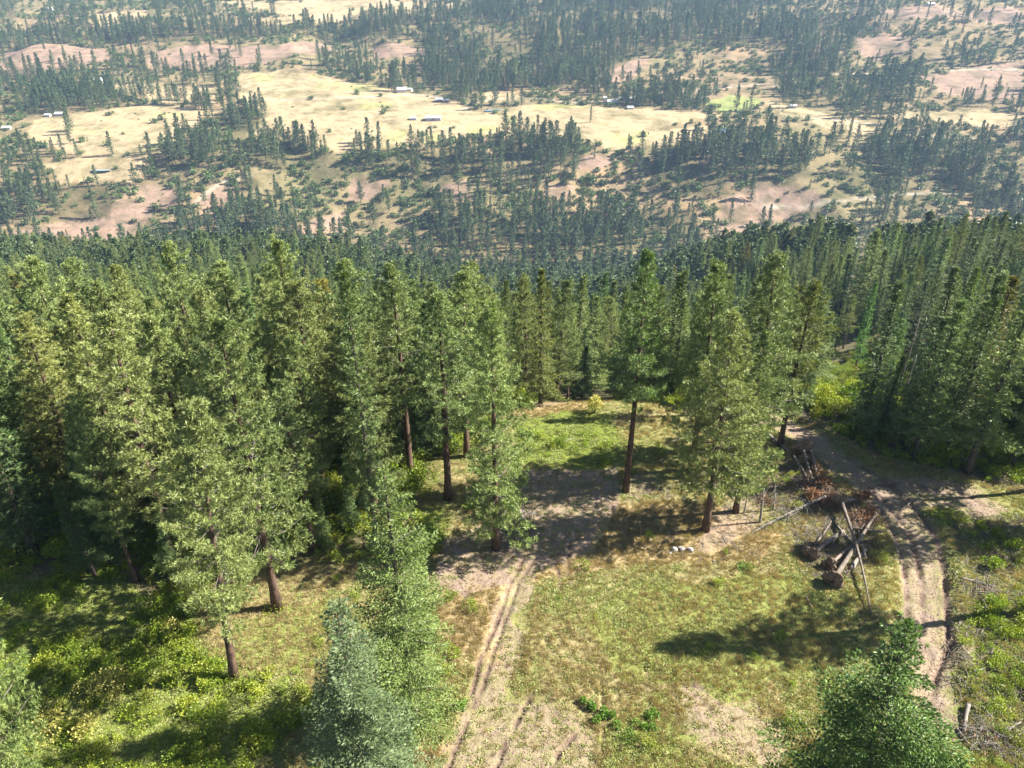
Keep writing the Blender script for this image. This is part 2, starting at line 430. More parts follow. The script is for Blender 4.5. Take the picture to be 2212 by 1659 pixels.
M['brownwall'] = rough_mat('brown_boards', (0.20, 0.13, 0.09), (0.30, 0.21, 0.15), 1, bump=0.1)
M['glass'] = rough_mat('window_glass', (0.03, 0.04, 0.05), (0.05, 0.06, 0.07), 1, rough=0.15, bump=0)

def water_mat():
    m, nt, out = new_mat('pond_water')
    p = N(nt, 'ShaderNodeBsdfPrincipled'); p.inputs['Base Color'].default_value = (0.22, 0.28, 0.30, 1)
    p.inputs['Roughness'].default_value = 0.12
    b = N(nt, 'ShaderNodeBump'); b.inputs['Strength'].default_value = 0.15
    nt.links.new(noise_out(nt, 0.8), b.inputs['Height']); nt.links.new(b.outputs[0], p.inputs['Normal'])
    nt.links.new(p.outputs[0], out.inputs[0]); return m
M['water'] = water_mat()

def ground_mat():
    m, nt, out = new_mat('ground')
    geo = N(nt, 'ShaderNodeNewGeometry'); pos = geo.outputs['Position']
    col = N(nt, 'ShaderNodeAttribute', attribute_name='zone').outputs['Color']
    dirt = N(nt, 'ShaderNodeAttribute', attribute_name='dirt').outputs['Fac']
    farf = N(nt, 'ShaderNodeAttribute', attribute_name='far').outputs['Fac']
    n_big = noise_out(nt, 0.055, 5, 0.62, pos); n_mid = noise_out(nt, 0.55, 5, 0.7, pos); n_fin = noise_out(nt, 4.5, 4, 0.75, pos)
    n_far = noise_out(nt, 0.016, 6, 0.68, pos)
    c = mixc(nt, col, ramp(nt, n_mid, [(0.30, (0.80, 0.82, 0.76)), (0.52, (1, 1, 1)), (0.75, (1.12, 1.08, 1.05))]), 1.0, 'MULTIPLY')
    c = mixc(nt, c, ramp(nt, n_fin, [(0.30, (0.45, 0.47, 0.42)), (0.5, (1, 1, 1)), (0.72, (1.35, 1.32, 1.25))]), 0.85, 'MULTIPLY')
    fc = mixc(nt, col, ramp(nt, n_far, [(0.36, (0.55, 0.60, 0.50)), (0.5, (1, 1, 1)), (0.66, (1.2, 1.15, 1.08))]), 1.0, 'MULTIPLY')
    fc = mixc(nt, fc, ramp(nt, n_big, [(0.36, (0.58, 0.62, 0.52)), (0.5, (1, 1, 1)), (0.66, (1.15, 1.1, 1.05))]), 0.8, 'MULTIPLY')
    c = mixc(nt, c, fc, farf)
    # broken earth where it is bare
    dcol = ramp(nt, n_fin, [(0.28, (0.11, 0.075, 0.057)), (0.45, (0.235, 0.170, 0.130)), (0.72, (0.35, 0.265, 0.21))])
    edge = N(nt, 'ShaderNodeMath', operation='ADD'); nt.links.new(dirt, edge.inputs[0])
    sub = N(nt, 'ShaderNodeMath', operation='MULTIPLY_ADD'); nt.links.new(n_mid, sub.inputs[0]); sub.inputs[1].default_value = 0.9; sub.inputs[2].default_value = -0.45
    nt.links.new(sub.outputs[0], edge.inputs[1])
    mr = N(nt, 'ShaderNodeMapRange'); mr.inputs[1].default_value = 0.30; mr.inputs[2].default_value = 0.72
    nt.links.new(edge.outputs[0], mr.inputs[0])
    c = mixc(nt, c, dcol, mr.outputs[0])
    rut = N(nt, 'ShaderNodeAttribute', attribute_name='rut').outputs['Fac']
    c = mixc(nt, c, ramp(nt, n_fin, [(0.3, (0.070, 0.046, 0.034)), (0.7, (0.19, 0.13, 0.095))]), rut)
    p = N(nt, 'ShaderNodeBsdfPrincipled'); p.inputs['Roughness'].default_value = 0.95; p.inputs['Specular IOR Level'].default_value = 0.1
    nt.links.new(c, p.inputs['Base Color'])
    b = N(nt, 'ShaderNodeBump'); b.inputs['Strength'].default_value = 0.8; b.inputs['Distance'].default_value = 0.25
    hb = N(nt, 'ShaderNodeMath', operation='ADD'); nt.links.new(n_mid, hb.inputs[0])
    h2 = N(nt, 'ShaderNodeMath', operation='MULTIPLY'); nt.links.new(n_fin, h2.inputs[0]); h2.inputs[1].default_value = 0.35
    nt.links.new(h2.outputs[0], hb.inputs[1]); nt.links.new(hb.outputs[0], b.inputs['Height'])
    b2 = N(nt, 'ShaderNodeBump'); b2.inputs['Strength'].default_value = 0.6; b2.inputs['Distance'].default_value = 6.0
    nt.links.new(n_far, b2.inputs['Height']); nt.links.new(b.outputs[0], b2.inputs['Normal'])
    nt.links.new(b2.outputs[0], p.inputs['Normal'])
    nt.links.new(p.outputs[0], out.inputs[0])
    return m
M['ground'] = ground_mat()

# ------------------------------------------------------------------ the terrain sheet
def zones(x, y):
    """ground colour, bare-earth amount, far flag at points"""
    n = len(x)
    # ragged zone borders
    w = np.where(y < 140, 2.2, 8.0)
    xr = x + w * (fbm(x / (w * 2.2), y / (w * 2.2), 71, 3) - 0.5) * 2
    yr = y + w * (fbm(x / (w * 2.2), y / (w * 2.2), 83, 3) - 0.5) * 2
    col = np.zeros((n, 3)); far = sstep(500, 900, y); dirt = np.zeros(n)
    f = fbm(x / 160, y / 160, 91, 4)[:, None]
    hill = np.array([0.265, 0.18, 0.11]) * (1 - f) + np.array([0.17, 0.15, 0.07]) * f
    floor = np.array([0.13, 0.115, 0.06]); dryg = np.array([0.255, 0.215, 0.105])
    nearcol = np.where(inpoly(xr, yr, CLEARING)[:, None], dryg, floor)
    nf = fbm(x / 7, y / 7, 47, 3)[:, None]
    nearcol = np.where(inpoly(xr, yr, CLEARING)[:, None], nearcol * (1 - 0.55 * sstep(0.45, 0.7, nf)) + np.array([0.17, 0.19, 0.05]) * 0.55 * sstep(0.45, 0.7, nf), nearcol)
    for p in ORANGE: nearcol[inpoly(xr, yr, p)] = (0.32, 0.24, 0.125)
    for p in GREENER: nearcol[inpoly(xr, yr, p)] = (0.19, 0.205, 0.06)
    for p in LUSH: nearcol[inpoly(xr, yr, p)] = (0.15, 0.185, 0.035)
    for k, p in enumerate(DIRT): dirt[inpoly(xr, yr, p)] = 0.62 if k == 0 else 0.52
    for p in FLOOR_GAP: nearcol[inpoly(x, y, p)] = (0.46, 0.36, 0.27)
    m = (y > 15) & (y < 140)
    dirt[m] = np.maximum(dirt[m], 0.60 * np.exp(-(dist_path(x[m], y[m], ROAD) / 2.5) ** 2.5))
    dirt[m] = np.maximum(dirt[m], 0.62 * np.exp(-(dist_path(x[m], y[m], BRANCH) / 2.9) ** 3))
    for r in RUTS[:4] + RUTS[6:10]: dirt[m] = np.maximum(dirt[m], 0.42 * np.exp(-(dist_path(x[m], y[m], r) / 0.32) ** 2))
    for r in ROADRUTS: dirt[m] = np.maximum(dirt[m], 0.7 * np.exp(-(dist_path(x[m], y[m], r) / 0.5) ** 2))
    for r in RUTS[4:6] + RUTS[10:]: dirt[m] = np.maximum(dirt[m], 0.5 * np.exp(-(dist_path(x[m], y[m], r) / 0.3) ** 2))
    fcol = hill.copy()
    for p in STRAW: fcol[inpoly(xr, yr, p)] = (0.345, 0.262, 0.152)
    for p in PINK: fcol[inpoly(xr, yr, p)] = (0.265, 0.180, 0.128)
    fcol[inpoly(xr, yr, GREEN_FIELD)] = (0.21, 0.23, 0.08)
    st = np.zeros(n, bool)
    for p in STRAW[:2]: st |= inpoly(xr, yr, p)
    gr = sstep(0.60, 0.75, fbm(x / 60, y / 60, 99, 3))[:, None] * st[:, None]
    fcol = fcol * (1 - 0.5 * gr) + np.array([0.36, 0.36, 0.12]) * 0.5 * gr
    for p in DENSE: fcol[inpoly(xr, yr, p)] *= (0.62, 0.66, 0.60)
    for r in farroads:
        mm = y > 900
        a = np.exp(-(dist_path(x[mm], y[mm], r) / 3.5) ** 2)[:, None]
        fcol[mm] = fcol[mm] * (1 - a) + np.array([0.40, 0.33, 0.255]) * a
    s = sstep(820, 930, y)[:, None]
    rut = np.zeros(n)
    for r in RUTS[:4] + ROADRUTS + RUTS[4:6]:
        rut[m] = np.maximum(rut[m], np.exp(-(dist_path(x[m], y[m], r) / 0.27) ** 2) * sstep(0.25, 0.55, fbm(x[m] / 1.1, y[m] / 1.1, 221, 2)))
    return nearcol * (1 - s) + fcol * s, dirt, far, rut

rows = np.concatenate([np.arange(-300, 20, 10.0), np.arange(20, 34, 0.6), np.arange(34, 70, 0.16), np.arange(70, 104, 0.24), np.arange(104, 140, 0.8), np.geomspace(140, 940, 130)[:-1],
                       np.arange(940, 2500, 7.5), np.geomspace(2500, 12000, 40)])
cols = np.concatenate([np.linspace(-2.4, -0.86, 14)[:-1], np.linspace(-0.86, 0.86, 600), np.linspace(0.86, 2.4, 14)[1:]])
wid = np.maximum(rows * 0.93 + 22, 60)        # half width scale of each row
GX = (cols[None] * wid[:, None]); GY = np.repeat(rows[:, None], len(cols), 1)
gx, gy = GX.ravel(), GY.ravel()
gz = Z(gx, gy)
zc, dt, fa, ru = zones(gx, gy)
nr, nc = GX.shape
ii = np.arange(nr * nc).reshape(nr, nc)
F = np.stack([ii[:-1, :-1], ii[:-1, 1:], ii[1:, 1:], ii[1:, :-1]], -1).reshape(-1, 4)
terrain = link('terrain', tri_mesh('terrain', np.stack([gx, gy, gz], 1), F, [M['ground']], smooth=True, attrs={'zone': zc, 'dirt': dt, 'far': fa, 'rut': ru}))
tag(terrain, 'dry grass clearing, forested slope and straw coloured valley fields beyond', 'ground', kind='structure')

def pond(name, poly, label):
    c = poly.mean(0); zz = float(Z(poly[:, 0], poly[:, 1]).max()) + 0.35
    n = len(poly)
    sp = smooth_path(np.vstack([poly, poly[:1]]), 5)[:-1]
    V = np.vstack([[0, 0, 0], np.column_stack([sp - c, np.zeros(len(sp))])]); k = len(sp)
    Fm = [(0, 1 + i, 1 + (i + 1) % k) for i in range(k)]
    o = link(name, tri_mesh(name, V, Fm, [M['water']]), loc=(c[0], c[1], zz)); tag(o, label, 'pond', kind='structure')
pond('pond_water', POND, 'small blue pond in the straw field at far left')
pond('pond_water', POND2, 'grey pond beside shrubs at the meadow edge')

# ------------------------------------------------------------------ plant geometry
def unit(v): return v / np.maximum(np.linalg.norm(v, axis=-1, keepdims=True), 1e-9)

def blades(P, D, K, length, width, spread, g, droop=0.0):
    """K pointed blades at every P around direction D; returns V,F,v"""
    n = len(P)
    d = unit(D[:, None] * 1.0 + g.normal(size=(n, K, 3)) * spread)
    d[..., 2] -= droop; d = unit(d)
    L = (length if np.ndim(length) == 0 else length[:, None]) * g.uniform(0.75, 1.2, (n, K))
    side = unit(np.cross(d, g.normal(size=(n, K, 3))))
    w = (width if np.ndim(width) == 0 else width[:, None]) * g.uniform(0.7, 1.3, (n, K))
    p0 = P[:, None] + d * (L * 0.02)[..., None]
    mid = P[:, None] + d * (L * 0.45)[..., None]
    a = mid - side * (w / 2)[..., None]; b = mid + side * (w / 2)[..., None]; t = P[:, None] + d * L[..., None]
    V = np.stack([p0, a, t, b], 2).reshape(-1, 3)
    k = np.arange(n * K) * 4
    F = np.concatenate([np.stack([k, k + 1, k + 2], 1), np.stack([k, k + 2, k + 3], 1)])
    v = np.repeat(np.clip(g.normal(0.45, 0.18, n), 0, 1), K * 4)
    v = np.clip(v + np.repeat(g.normal(0, 0.09, n * K), 4), 0, 1)
    return V, F, v

def tubes(segs, nside=5):
    """list of (p0,p1,r0,r1) -> open tapered tubes"""
    segs = list(segs)
    p0 = np.array([s[0] for s in segs]); p1 = np.array([s[1] for s in segs]); r0 = np.array([s[2] for s in segs]); r1 = np.array([s[3] for s in segs])
    d = unit(p1 - p0); ref = np.where(np.abs(d[:, 2:3]) > 0.9, [[1, 0, 0]], [[0, 0, 1]])
    u = unit(np.cross(d, ref)); w = np.cross(d, u)
    a = np.arange(nside) / nside * 2 * math.pi
    ring = np.cos(a)[None, :, None] * u[:, None] + np.sin(a)[None, :, None] * w[:, None]
    V = np.stack([p0[:, None] + ring * r0[:, None, None], p1[:, None] + ring * r1[:, None, None]], 1).reshape(-1, 3)
    n = len(segs); base = np.arange(n)[:, None] * 2 * nside; i = np.arange(nside)[None]; j = (i + 1) % nside
    q = np.stack([base + i, base + j, base + nside + j, base + nside + i], -1).reshape(-1, 4)
    F = np.concatenate([q[:, [0, 1, 2]], q[:, [0, 2, 3]]])
    return V, F

def path_tube(pts, rad, nside=8, wob=0.0, g=None, cap=True):
    """continuous tapered tube through points"""
    pts = np.asarray(pts, float); n = len(pts)
    d = unit(np.gradient(pts, axis=0)); u = unit(np.cross(d, np.array([0.31, 0.9, 0.27])))
    w = np.cross(d, u); a = np.arange(nside) / nside * 2 * math.pi
    rr = np.repeat(np.asarray(rad, float)[:, None], nside, 1)
    if wob and g is not None: rr = rr * (1 + wob * g.normal(size=rr.shape))
    V = (pts[:, None] + (np.cos(a)[None, :, None] * u[:, None] + np.sin(a)[None, :, None] * w[:, None]) * rr[..., None]).reshape(-1, 3)
    F = []
    for k in range(n - 1):
        for i in range(nside):
            j = (i + 1) % nside; A, B, C, D = k * nside + i, k * nside + j, (k + 1) * nside + j, (k + 1) * nside + i
            F += [(A, B, C), (A, C, D)]
    if cap:
        V = np.vstack([V, pts[:1], pts[-1:]]); c0, c1 = n * nside, n * nside + 1
        for i in range(nside):
            j = (i + 1) % nside; F += [(c0, j, i), (c1, (n - 1) * nside + i, (n - 1) * nside + j)]
    return V, np.array(F)

def merge(*parts):
    V, F, o = [], [], 0
    for v, f in parts:
        V.append(v); F.append(np.asarray(f) + o); o += len(v)
    return np.vstack(V), np.vstack(F)

def conifer(seed, kind, H, h0, Rm, nb, power=0.92, tuft=1.0, K=22, spacing=0.62, bw=0.060, bl=0.41, ragged=0.38):
    """returns crown (V,F,v) and trunk (V,F) of a pine or a fir"""
    g = np.random.default_rng(seed)
    lean = g.normal(0, 0.012, 2) * H
    def axis(z):
        t = z / H
        return np.array([lean[0] * t * t + 0.10 * math.sin(3.1 * t + seed), lean[1] * t * t + 0.10 * math.cos(2.3 * t + seed), z])
    nz = 12
    zs = np.linspace(0, H * 0.985, nz); r_b = 0.0125 * H + 0.03
    rad = r_b * (1 - zs / H) ** 0.8 + 0.02; rad[0] *= 1.35
    parts = [path_tube([axis(z) - np.array([0, 0, 0.35 if i == 0 else 0]) for i, z in enumerate(zs)], rad, 8, 0.05, g)]
    segs = []; P, D, BL = [], [], []
    gold = 2.39996
    patch = g.uniform(0, 6.28, 3)
    for i in range(nb):
        t = ((i + 0.5) / nb) ** (0.95 if kind == 'pine' else 0.88)
        z = h0 + (H - h0) * t + g.normal(0, 0.25)
        z = min(z, H - 0.15)
        az = i * gold + g.normal(0, 0.35)
        if kind == 'pine':
            prof = min(1.0, 0.62 + 1.5 * t) * (1 - t) ** 0.70 + 0.08
            el = -0.22 + 0.95 * t + g.normal(0, 0.14); curve = 0.30
        else:
            prof = (1 - t) ** power * min(1.0, 0.8 + t * 2) + 0.035
            el = -0.10 + 0.75 * t ** 1.6 + g.normal(0, 0.08); curve = -0.20 * (1 - t)
        big = 1 + 0.22 * math.sin(az * 2 + patch[0] + 4 * t) + 0.16 * math.sin(az * 3 + patch[1] + 9 * t)
        L = Rm * prof * big * g.uniform(1 - ragged * 1.4, 1 + ragged * 0.6)
        if kind == 'pine' and g.random() < 0.06: L *= 0.4
        o = axis(z); dirh = np.array([math.cos(az), math.sin(az), 0])
        d0 = dirh * math.cos(el) + np.array([0, 0, math.sin(el)])
        sd = np.array([-math.sin(az), math.cos(az), 0])
        def bp(s): return o + d0 * (s * L) + np.array([0, 0, curve * s * s * L])
        rb = 0.010 * L + 0.012
        segs += [(o, bp(0.5), rb, rb * 0.65), (bp(0.5), bp(1.0), rb * 0.65, 0.008)]
        ns = max(2, int(L / spacing))
        s0 = 0.38 if kind == 'pine' else 0.16
        for s in np.linspace(s0, 1.0, ns):
            p = bp(s)
            if kind == 'pine':
                if s > 0.93: P.append(p); D.append(d0 + np.array([0, 0, 0.5])); BL.append(1.0)
                for q in (-1, 1):
                    tw = (0.18 + 0.42 * (1 - s)) * L * g.uniform(0.5, 1.1)
                    td = unit(d0 * 0.75 + sd * q * g.uniform(0.5, 1.0) + np.array([0, 0, g.uniform(-0.1, 0.45)]))
                    m = 1 if tw < 0.5 else 2 if tw < 1.3 else 3
                    for kk in range(m):
                        f = 1.0 if m == 1 else 0.45 + 0.55 * kk / (m - 1)
                        P.append(p + td * tw * f + g.normal(0, 0.06, 3)); D.append(td + np.array([0, 0, 0.45])); BL.append(1.0)
            else:
                tw = (0.16 + 0.40 * (1 - s) ** 0.8) * L + 0.14
                for q in (-1, 1):
                    td = unit(d0 * 0.8 + sd * q * 0.85 + np.array([0, 0, g.uniform(-0.28, 0.10)]))
                    m = max(1, int(tw / (spacing * 1.15)))
                    for kk in range(m):
                        P.append(p + td * tw * kk / max(m, 1) * 0.9); D.append(td); BL.append(1.0)
                if s > 0.9: P.append(p); D.append(d0); BL.append(1.0)
    P = np.array(P); D = np.array(D)
    # leader
    top = axis(H * 0.985)
    P = np.vstack([P, top[None] + np.array([[0, 0, -0.1], [0, 0, 0.1], [0.05, 0.03, -0.5]])]); D = np.vstack([D, [[0, 0, 1.0]] * 3])
    if kind == 'pine':
        V, Fc, v = blades(P, unit(D), K, bl * tuft, bw * tuft, 1.1, g)
    else:
        V, Fc, v = blades(P, unit(D), K, bl * tuft, bw * tuft, 0.33, g, droop=0.10)
    # dead lower limbs
    for _ in range(int(nb * 0.10)):
        z = g.uniform(h0 * 0.35, h0 + 0.15 * (H - h0)); az = g.uniform(0, 6.28); L = g.uniform(0.6, 2.0)
        o = axis(z); e = o + np.array([math.cos(az) * L, math.sin(az) * L, g.uniform(-0.5, 0.2)])
        segs.append((o, e, 0.022, 0.008))
    nt_ = len(parts[0][1]); parts.append(tubes(segs, 3))
    Vt, Ft = merge(*parts)
    return (V, Fc, v), (Vt, Ft, nt_)

def crown_mesh(name, c, mat): return tri_mesh(name, c[0], c[1], [mat], attrs={'v': c[2]})
def trunk_mesh(name, t, mat): return tri_mesh(name, t[0], t[1], [mat, M['limb']], (np.arange(len(t[1])) >= t[2]).astype(int), smooth=True)

TREES = {'pine': [], 'fir': [], 'blue': []}
for s in range(6):
    H = 27.0
    c, t = conifer(100 + s, 'pine', H, [7.5, 9.5, 6.0, 11.0, 8.0, 5.5][s], [3.9, 3.5, 4.1, 3.3, 3.8, 4.0][s], [150, 130, 165, 125, 150, 170][s])
    TREES['pine'].append((crown_mesh('pine_crown', c, M['pine']), trunk_mesh('pine_trunk', t, M['bark']), H))
for s, (h0_, R_, n_) in enumerate([(2.2, 3.9, 185), (3.2, 3.7, 175)]):
    c, t = conifer(130 + s, 'pine', 27.0, h0_, R_, n_)
    TREES['pine'].append((crown_mesh('pine_crown', c, M['pine']), trunk_mesh('pine_trunk', t, M['bark']), 27.0))
for s in range(6):
    H = 26.0
    c, t = conifer(200 + s, 'fir', H, [2.5, 1.5, 4.5, 3.0, 6.0, 1.8][s], [3.3, 3.7, 3.0, 3.5, 2.8, 3.9][s], [215, 235, 200, 215, 180, 240][s], K=7, spacing=0.48, bw=0.075, bl=0.58)
    TREES['fir'].append((crown_mesh('fir_crown', c, M['fir']), trunk_mesh('fir_trunk', t, M['darkbark']), H))

def tree(kind, var, loc, h, rot, label, group=None, rs=1.0, tint=None, lean=(0, 0), crown=None):
    cm, tm, H = TREES[kind][var] if crown is None else crown
    r = empty('pine_tree' if kind == 'pine' else 'fir_tree', loc)
    r.rotation_euler = (Matrix.Rotation(lean[0], 3, 'X') @ Matrix.Rotation(lean[1], 3, 'Y') @ Matrix.Rotation(rot, 3, 'Z')).to_euler()
    s = h / H; r.scale = (s * rs, s * rs, s)
    a = link('crown', cm, r); b = link('trunk', tm, r)
    if tint: a.color = (*tint, 1)
    tag(r, label, 'tree', group)
    return r

def height_to(q, ytop):
    """tree height that reaches picture row ytop from base q"""
    lo, hi = 1.0, 60.0
    for _ in range(30):
        m = (lo + hi) / 2
        if proj([q + np.array([0, 0, m])])[1][0] < ytop: hi = m
        else: lo = m
    return lo

taken = []       # (x, y, keep-out radius) of hand placed trees

# ------------------------------------------------------------------ trees one can point to
HAND = [  # kind, variant, base px, base py, top py, radius factor, tint, lean, label
    ('pine', 0, 508, 1462, 880, 0.95, None, (0, 0.07), 'nearest tall pine with a bare trunk at lower left, standing in yellow green grass'),
    ('pine', 5, 602, 1312, 700, 1.15, (1.05, 1.02, 0.95), (0, 0), 'broad pine behind the nearest left pine, its short bare trunk flared at the base'),
    ('pine', 3, 890, 1040, 575, 1.1, None, (0, 0), 'tall pine with a long dark trunk left of the rutted track'),
    ('pine', 1, 968, 1078, 630, 1.1, None, (0, 0), 'pine with a thick dark trunk between two other pines left of the track'),
    ('pine', 6, 1070, 1186, 655, 0.95, (1.0, 1.03, 1.0), (0, 0), 'pine with a reddish trunk and drooping low branches beside the rutted track'),
    ('pine', 3, 1352, 1062, 552, 0.95, (0.85, 0.95, 0.85), (0, 0), 'slender pine with a long bare dark trunk right of the rutted track'),
    ('pine', 2, 1522, 1146, 690, 1.0, (0.95, 0.95, 0.95), (0, 0), 'front pine of the right hand clump, its trunk foot in orange dry grass'),
    ('pine', 4, 1490, 1032, 568, 1.0, (0.85, 0.92, 0.85), (0, 0), 'tall left hand pine of the clump right of the track'),
    ('pine', 0, 1605, 1010, 560, 1.2, (1.05, 1.05, 1.02), (0, 0), 'tallest pale green pine in the clump right of the track'),
    ('pine', 7, 1588, 1105, 720, 0.85, (1.05, 1.03, 1.0), (0, 0), 'pale low pine at the right edge of the pine clump, beside standing dead poles'),
    ('pine', 3, 1683, 962, 612, 0.95, (1.0, 0.88, 0.55), (0, 0.0), 'yellowish pine with a leaning bare trunk beside the bend of the dirt road'),
    ('pine', 7, 440, 1150, 690, 1.1, None, (0, 0), 'pine on the left with brownish inner branches, third row from the camera'),
    ('pine', 7, 300, 1120, 640, 1.15, (1.08, 1.04, 0.95), (0, 0), 'sunlit pine left of the brown patched pines, above the dark undergrowth'),
    ('pine', 4, 700, 1075, 610, 1.15, None, (0, 0), 'dense blue green pine between the broad pine and the dark trunked pines'),
    ('pine', 1, 790, 1020, 560, 1.1, None, (0, 0), 'tall pine behind the gap left of the rutted track'),
    ('pine', 6, 190, 1090, 690, 1.1, (1.1, 1.05, 0.95), (0, 0), 'pale dry looking pine near the left picture edge'),
    ('pine', 2, 560, 1020, 570, 1.1, None, (0, 0), 'tall bright pine rising behind the broad left pine'),
    ('pine', 4, 1010, 985, 590, 1.0, None, (0, 0), 'slender pine behind the reddish trunked pine'),
    ('pine', 6, 60, 1740, 1000, 0.75, (1.05, 1.05, 0.95), (0, 0), 'pine cut off by the lower left corner, leaning trunk and branch tufts in view'),
    ('fir', 1, 1168, 872, 585, 0.9, (1.25, 1.0, 0.65), (0, 0), 'brownish cone tipped fir with a pointed top at the far end of the clearing'),
    ('fir', 4, 1292, 822, 590, 1.0, (0.9, 1.0, 0.9), (0, 0), 'dark fir with a bare lower trunk behind the earth bank'),
    ('fir', 2, 2088, 1022, 600, 1.1, None, (0, 0), 'fir with a bare leaning trunk at the right, above the shaded road branch'),
    ('fir', 0, 2040, 985, 620, 1.0, (1.1, 1.05, 0.9), (0, 0), 'bushy fir just left of the leaning trunk at right'),
    ('fir', 5, 1900, 900, 690, 0.9, (1.0, 1.1, 0.9), (0, 0), 'short bushy fir behind the road bend, among bleached snags'),
    ('fir', 3, 70, 1190, 770, 1.2, None, (0, 0), 'dark lower branched fir at the left edge above the shaded undergrowth'),
    ('fir', 1, 230, 1160, 880, 1.15, (0.8, 0.9, 0.85), (0, 0), 'shaded fir at the left, half hidden behind the nearest pine'),
]
for kind, var, bx, by, ty, rs, tint, lean, label in HAND:
    q = ground(bx, by); h = height_to(q, ty)
    tree(kind, var, q, h, random.uniform(0, 6.28), label, None, rs * 27.0 / max(h, 20) if kind == 'pine' else rs, tint, lean)
    taken.append((q[0], q[1], 3.2))

# three young trees close to the camera, built with finer sprays
def close_fir(label, bx, by, ty, Rm, seed, mat, K=5, bl=0.30, bw=0.075, spacing=0.24, nb=210, h0=0.6, tint=None, ragged=0.35):
    q = ground(bx, by); h = height_to(q, ty)
    c, t = conifer(seed, 'fir', h, h0, Rm, nb, 0.72, K=K, spacing=spacing, bw=bw, bl=bl, ragged=ragged)
    tree('fir', 0, q, h, 0.0, label, None, 1.0, tint, crown=(crown_mesh('crown', c, mat), trunk_mesh('trunk', t, M['darkbark']), h))
    taken.append((q[0], q[1], 3.0)); return q, h
close_fir('silvery blue green fir at the bottom edge, left of the rutted clearing', 800, 1800, 1292, 4.9, 301, M['blue'], spacing=0.27, bl=0.30, bw=0.06, nb=215, K=6)
close_fir('light green fir just behind the silvery fir, left of the rutted clearing', 885, 1560, 1008, 4.4, 302, M['pine'], tint=(0.66, 0.76, 0.64), nb=205, K=6, spacing=0.28, bl=0.32, bw=0.065)
close_fir('dark green bushy fir at the bottom right corner beside the dirt road', 1800, 1830, 1338, 5.3, 303, M['fir'], tint=(0.88, 0.95, 0.66), nb=260, K=7, spacing=0.28, bl=0.28, bw=0.07, ragged=0.55)

# ------------------------------------------------------------------ the forest: candidates, then the ones that show largest as things
def jgrid(x0, x1, y0, y1, s, g):
    xs, ys = np.meshgrid(np.arange(x0, x1, s), np.arange(y0, y1, s))
    return np.stack([xs.ravel() + g.uniform(-0.42, 0.42, xs.size) * s, ys.ravel() + g.uniform(-0.42, 0.42, xs.size) * s], 1)
g = np.random.default_rng(21)
C = np.vstack([jgrid(-190, -4, 58, 120, 4.5, g), jgrid(-4, 190, 78, 120, 4.8, g), jgrid(-190, 190, 120, 200, 5.8, g), jgrid(-320, 320, 200, 420, 7.4, g), jgrid(-720, 720, 420, 925, 8.0, g)])
keep = ~inpoly(C[:, 0], C[:, 1], CLEARING)
for p in FLOOR_GAP + [BRUSHY]: keep &= ~inpoly(C[:, 0], C[:, 1], p)
keep &= np.abs(C[:, 0]) < C[:, 1] * 0.80 + 25
keep &= ~((C[:, 0] > 30) & (C[:, 1] < 420) & (g.random(len(C)) < np.where(C[:, 1] > 110, 0.42, 0.12)))
# openings: the sight lines over the two bare patches and the brushy gap stay free
for p in FLOOR_GAP:
    c = p.mean(0); r = math.hypot(*c)
    ang = np.abs(np.arctan2(C[:, 0], C[:, 1]) - math.atan2(c[0], c[1])); dd = np.hypot(C[:, 0], C[:, 1])
    keep &= ~((ang < 0.021) & (dd > r - 55) & (dd < r + 8))
# young trees filling in below the old ones
UNDER = np.vstack([jgrid(-120, -4, 58, 112, 3.6, g), jgrid(30, 140, 80, 150, 3.8, g)])
C = np.vstack([C, UNDER]); young = np.arange(len(C)) >= len(C) - len(UNDER)
keep = np.r_[keep, ~inpoly(UNDER[:, 0], UNDER[:, 1], CLEARING) & ~inpoly(UNDER[:, 0], UNDER[:, 1], BRUSHY) & (g.random(len(UNDER)) < 0.5)]
dens = fbm(C[:, 0] / 45, C[:, 1] / 45, 61, 3)
keep &= g.random(len(C)) < np.where(C[:, 1] < 130, 0.85, 0.55 + 0.8 * dens)
for x, y, r in taken: keep &= np.hypot(C[:, 0] - x, C[:, 1] - y) > r
keep &= dist_path(C[:, 0], C[:, 1], ROAD) > 5
C = C[keep]; young = young[keep]
nC = len(C)
leftness = sstep(60, -60, C[:, 0]); nearness = 1 - sstep(120, 320, C[:, 1])
is_pine = g.random(nC) < (0.16 + 0.10 * leftness + 0.46 * leftness * nearness + 0.06 * nearness)
hh = np.where(is_pine | ((C[:, 0] > 50) & (C[:, 1] > 150)), g.normal(25.5, 3.2, nC), g.normal(21.5, 5.5, nC)).clip(9, 33)
hh *= np.where((C[:, 1] > 110) & (g.random(nC) < 0.28), g.uniform(0.5, 0.85, nC), 1.0)
is_pine &= ~(young & (g.random(nC) < 0.8)); hh = np.where(young, g.uniform(4.5, 13, nC), hh)
hh *= np.where((C[:, 1] < 100) & ~young, g.uniform(0.7, 1.05, nC), 1.0)
hh *= np.where(C[:, 1] > 420, 1.12, 1.0)
cz = Z(C[:, 0], C[:, 1])
var = g.integers(0, 6, nC); rot = g.uniform(0, 6.28, nC); rsc = np.where(is_pine, g.uniform(0.8, 1.15, nC), g.uniform(0.72, 1.25, nC))
rsc = np.where((C[:, 0] > 40) & (C[:, 1] > 105) & ~is_pine, rsc * g.uniform(1.0, 1.35, nC), rsc)
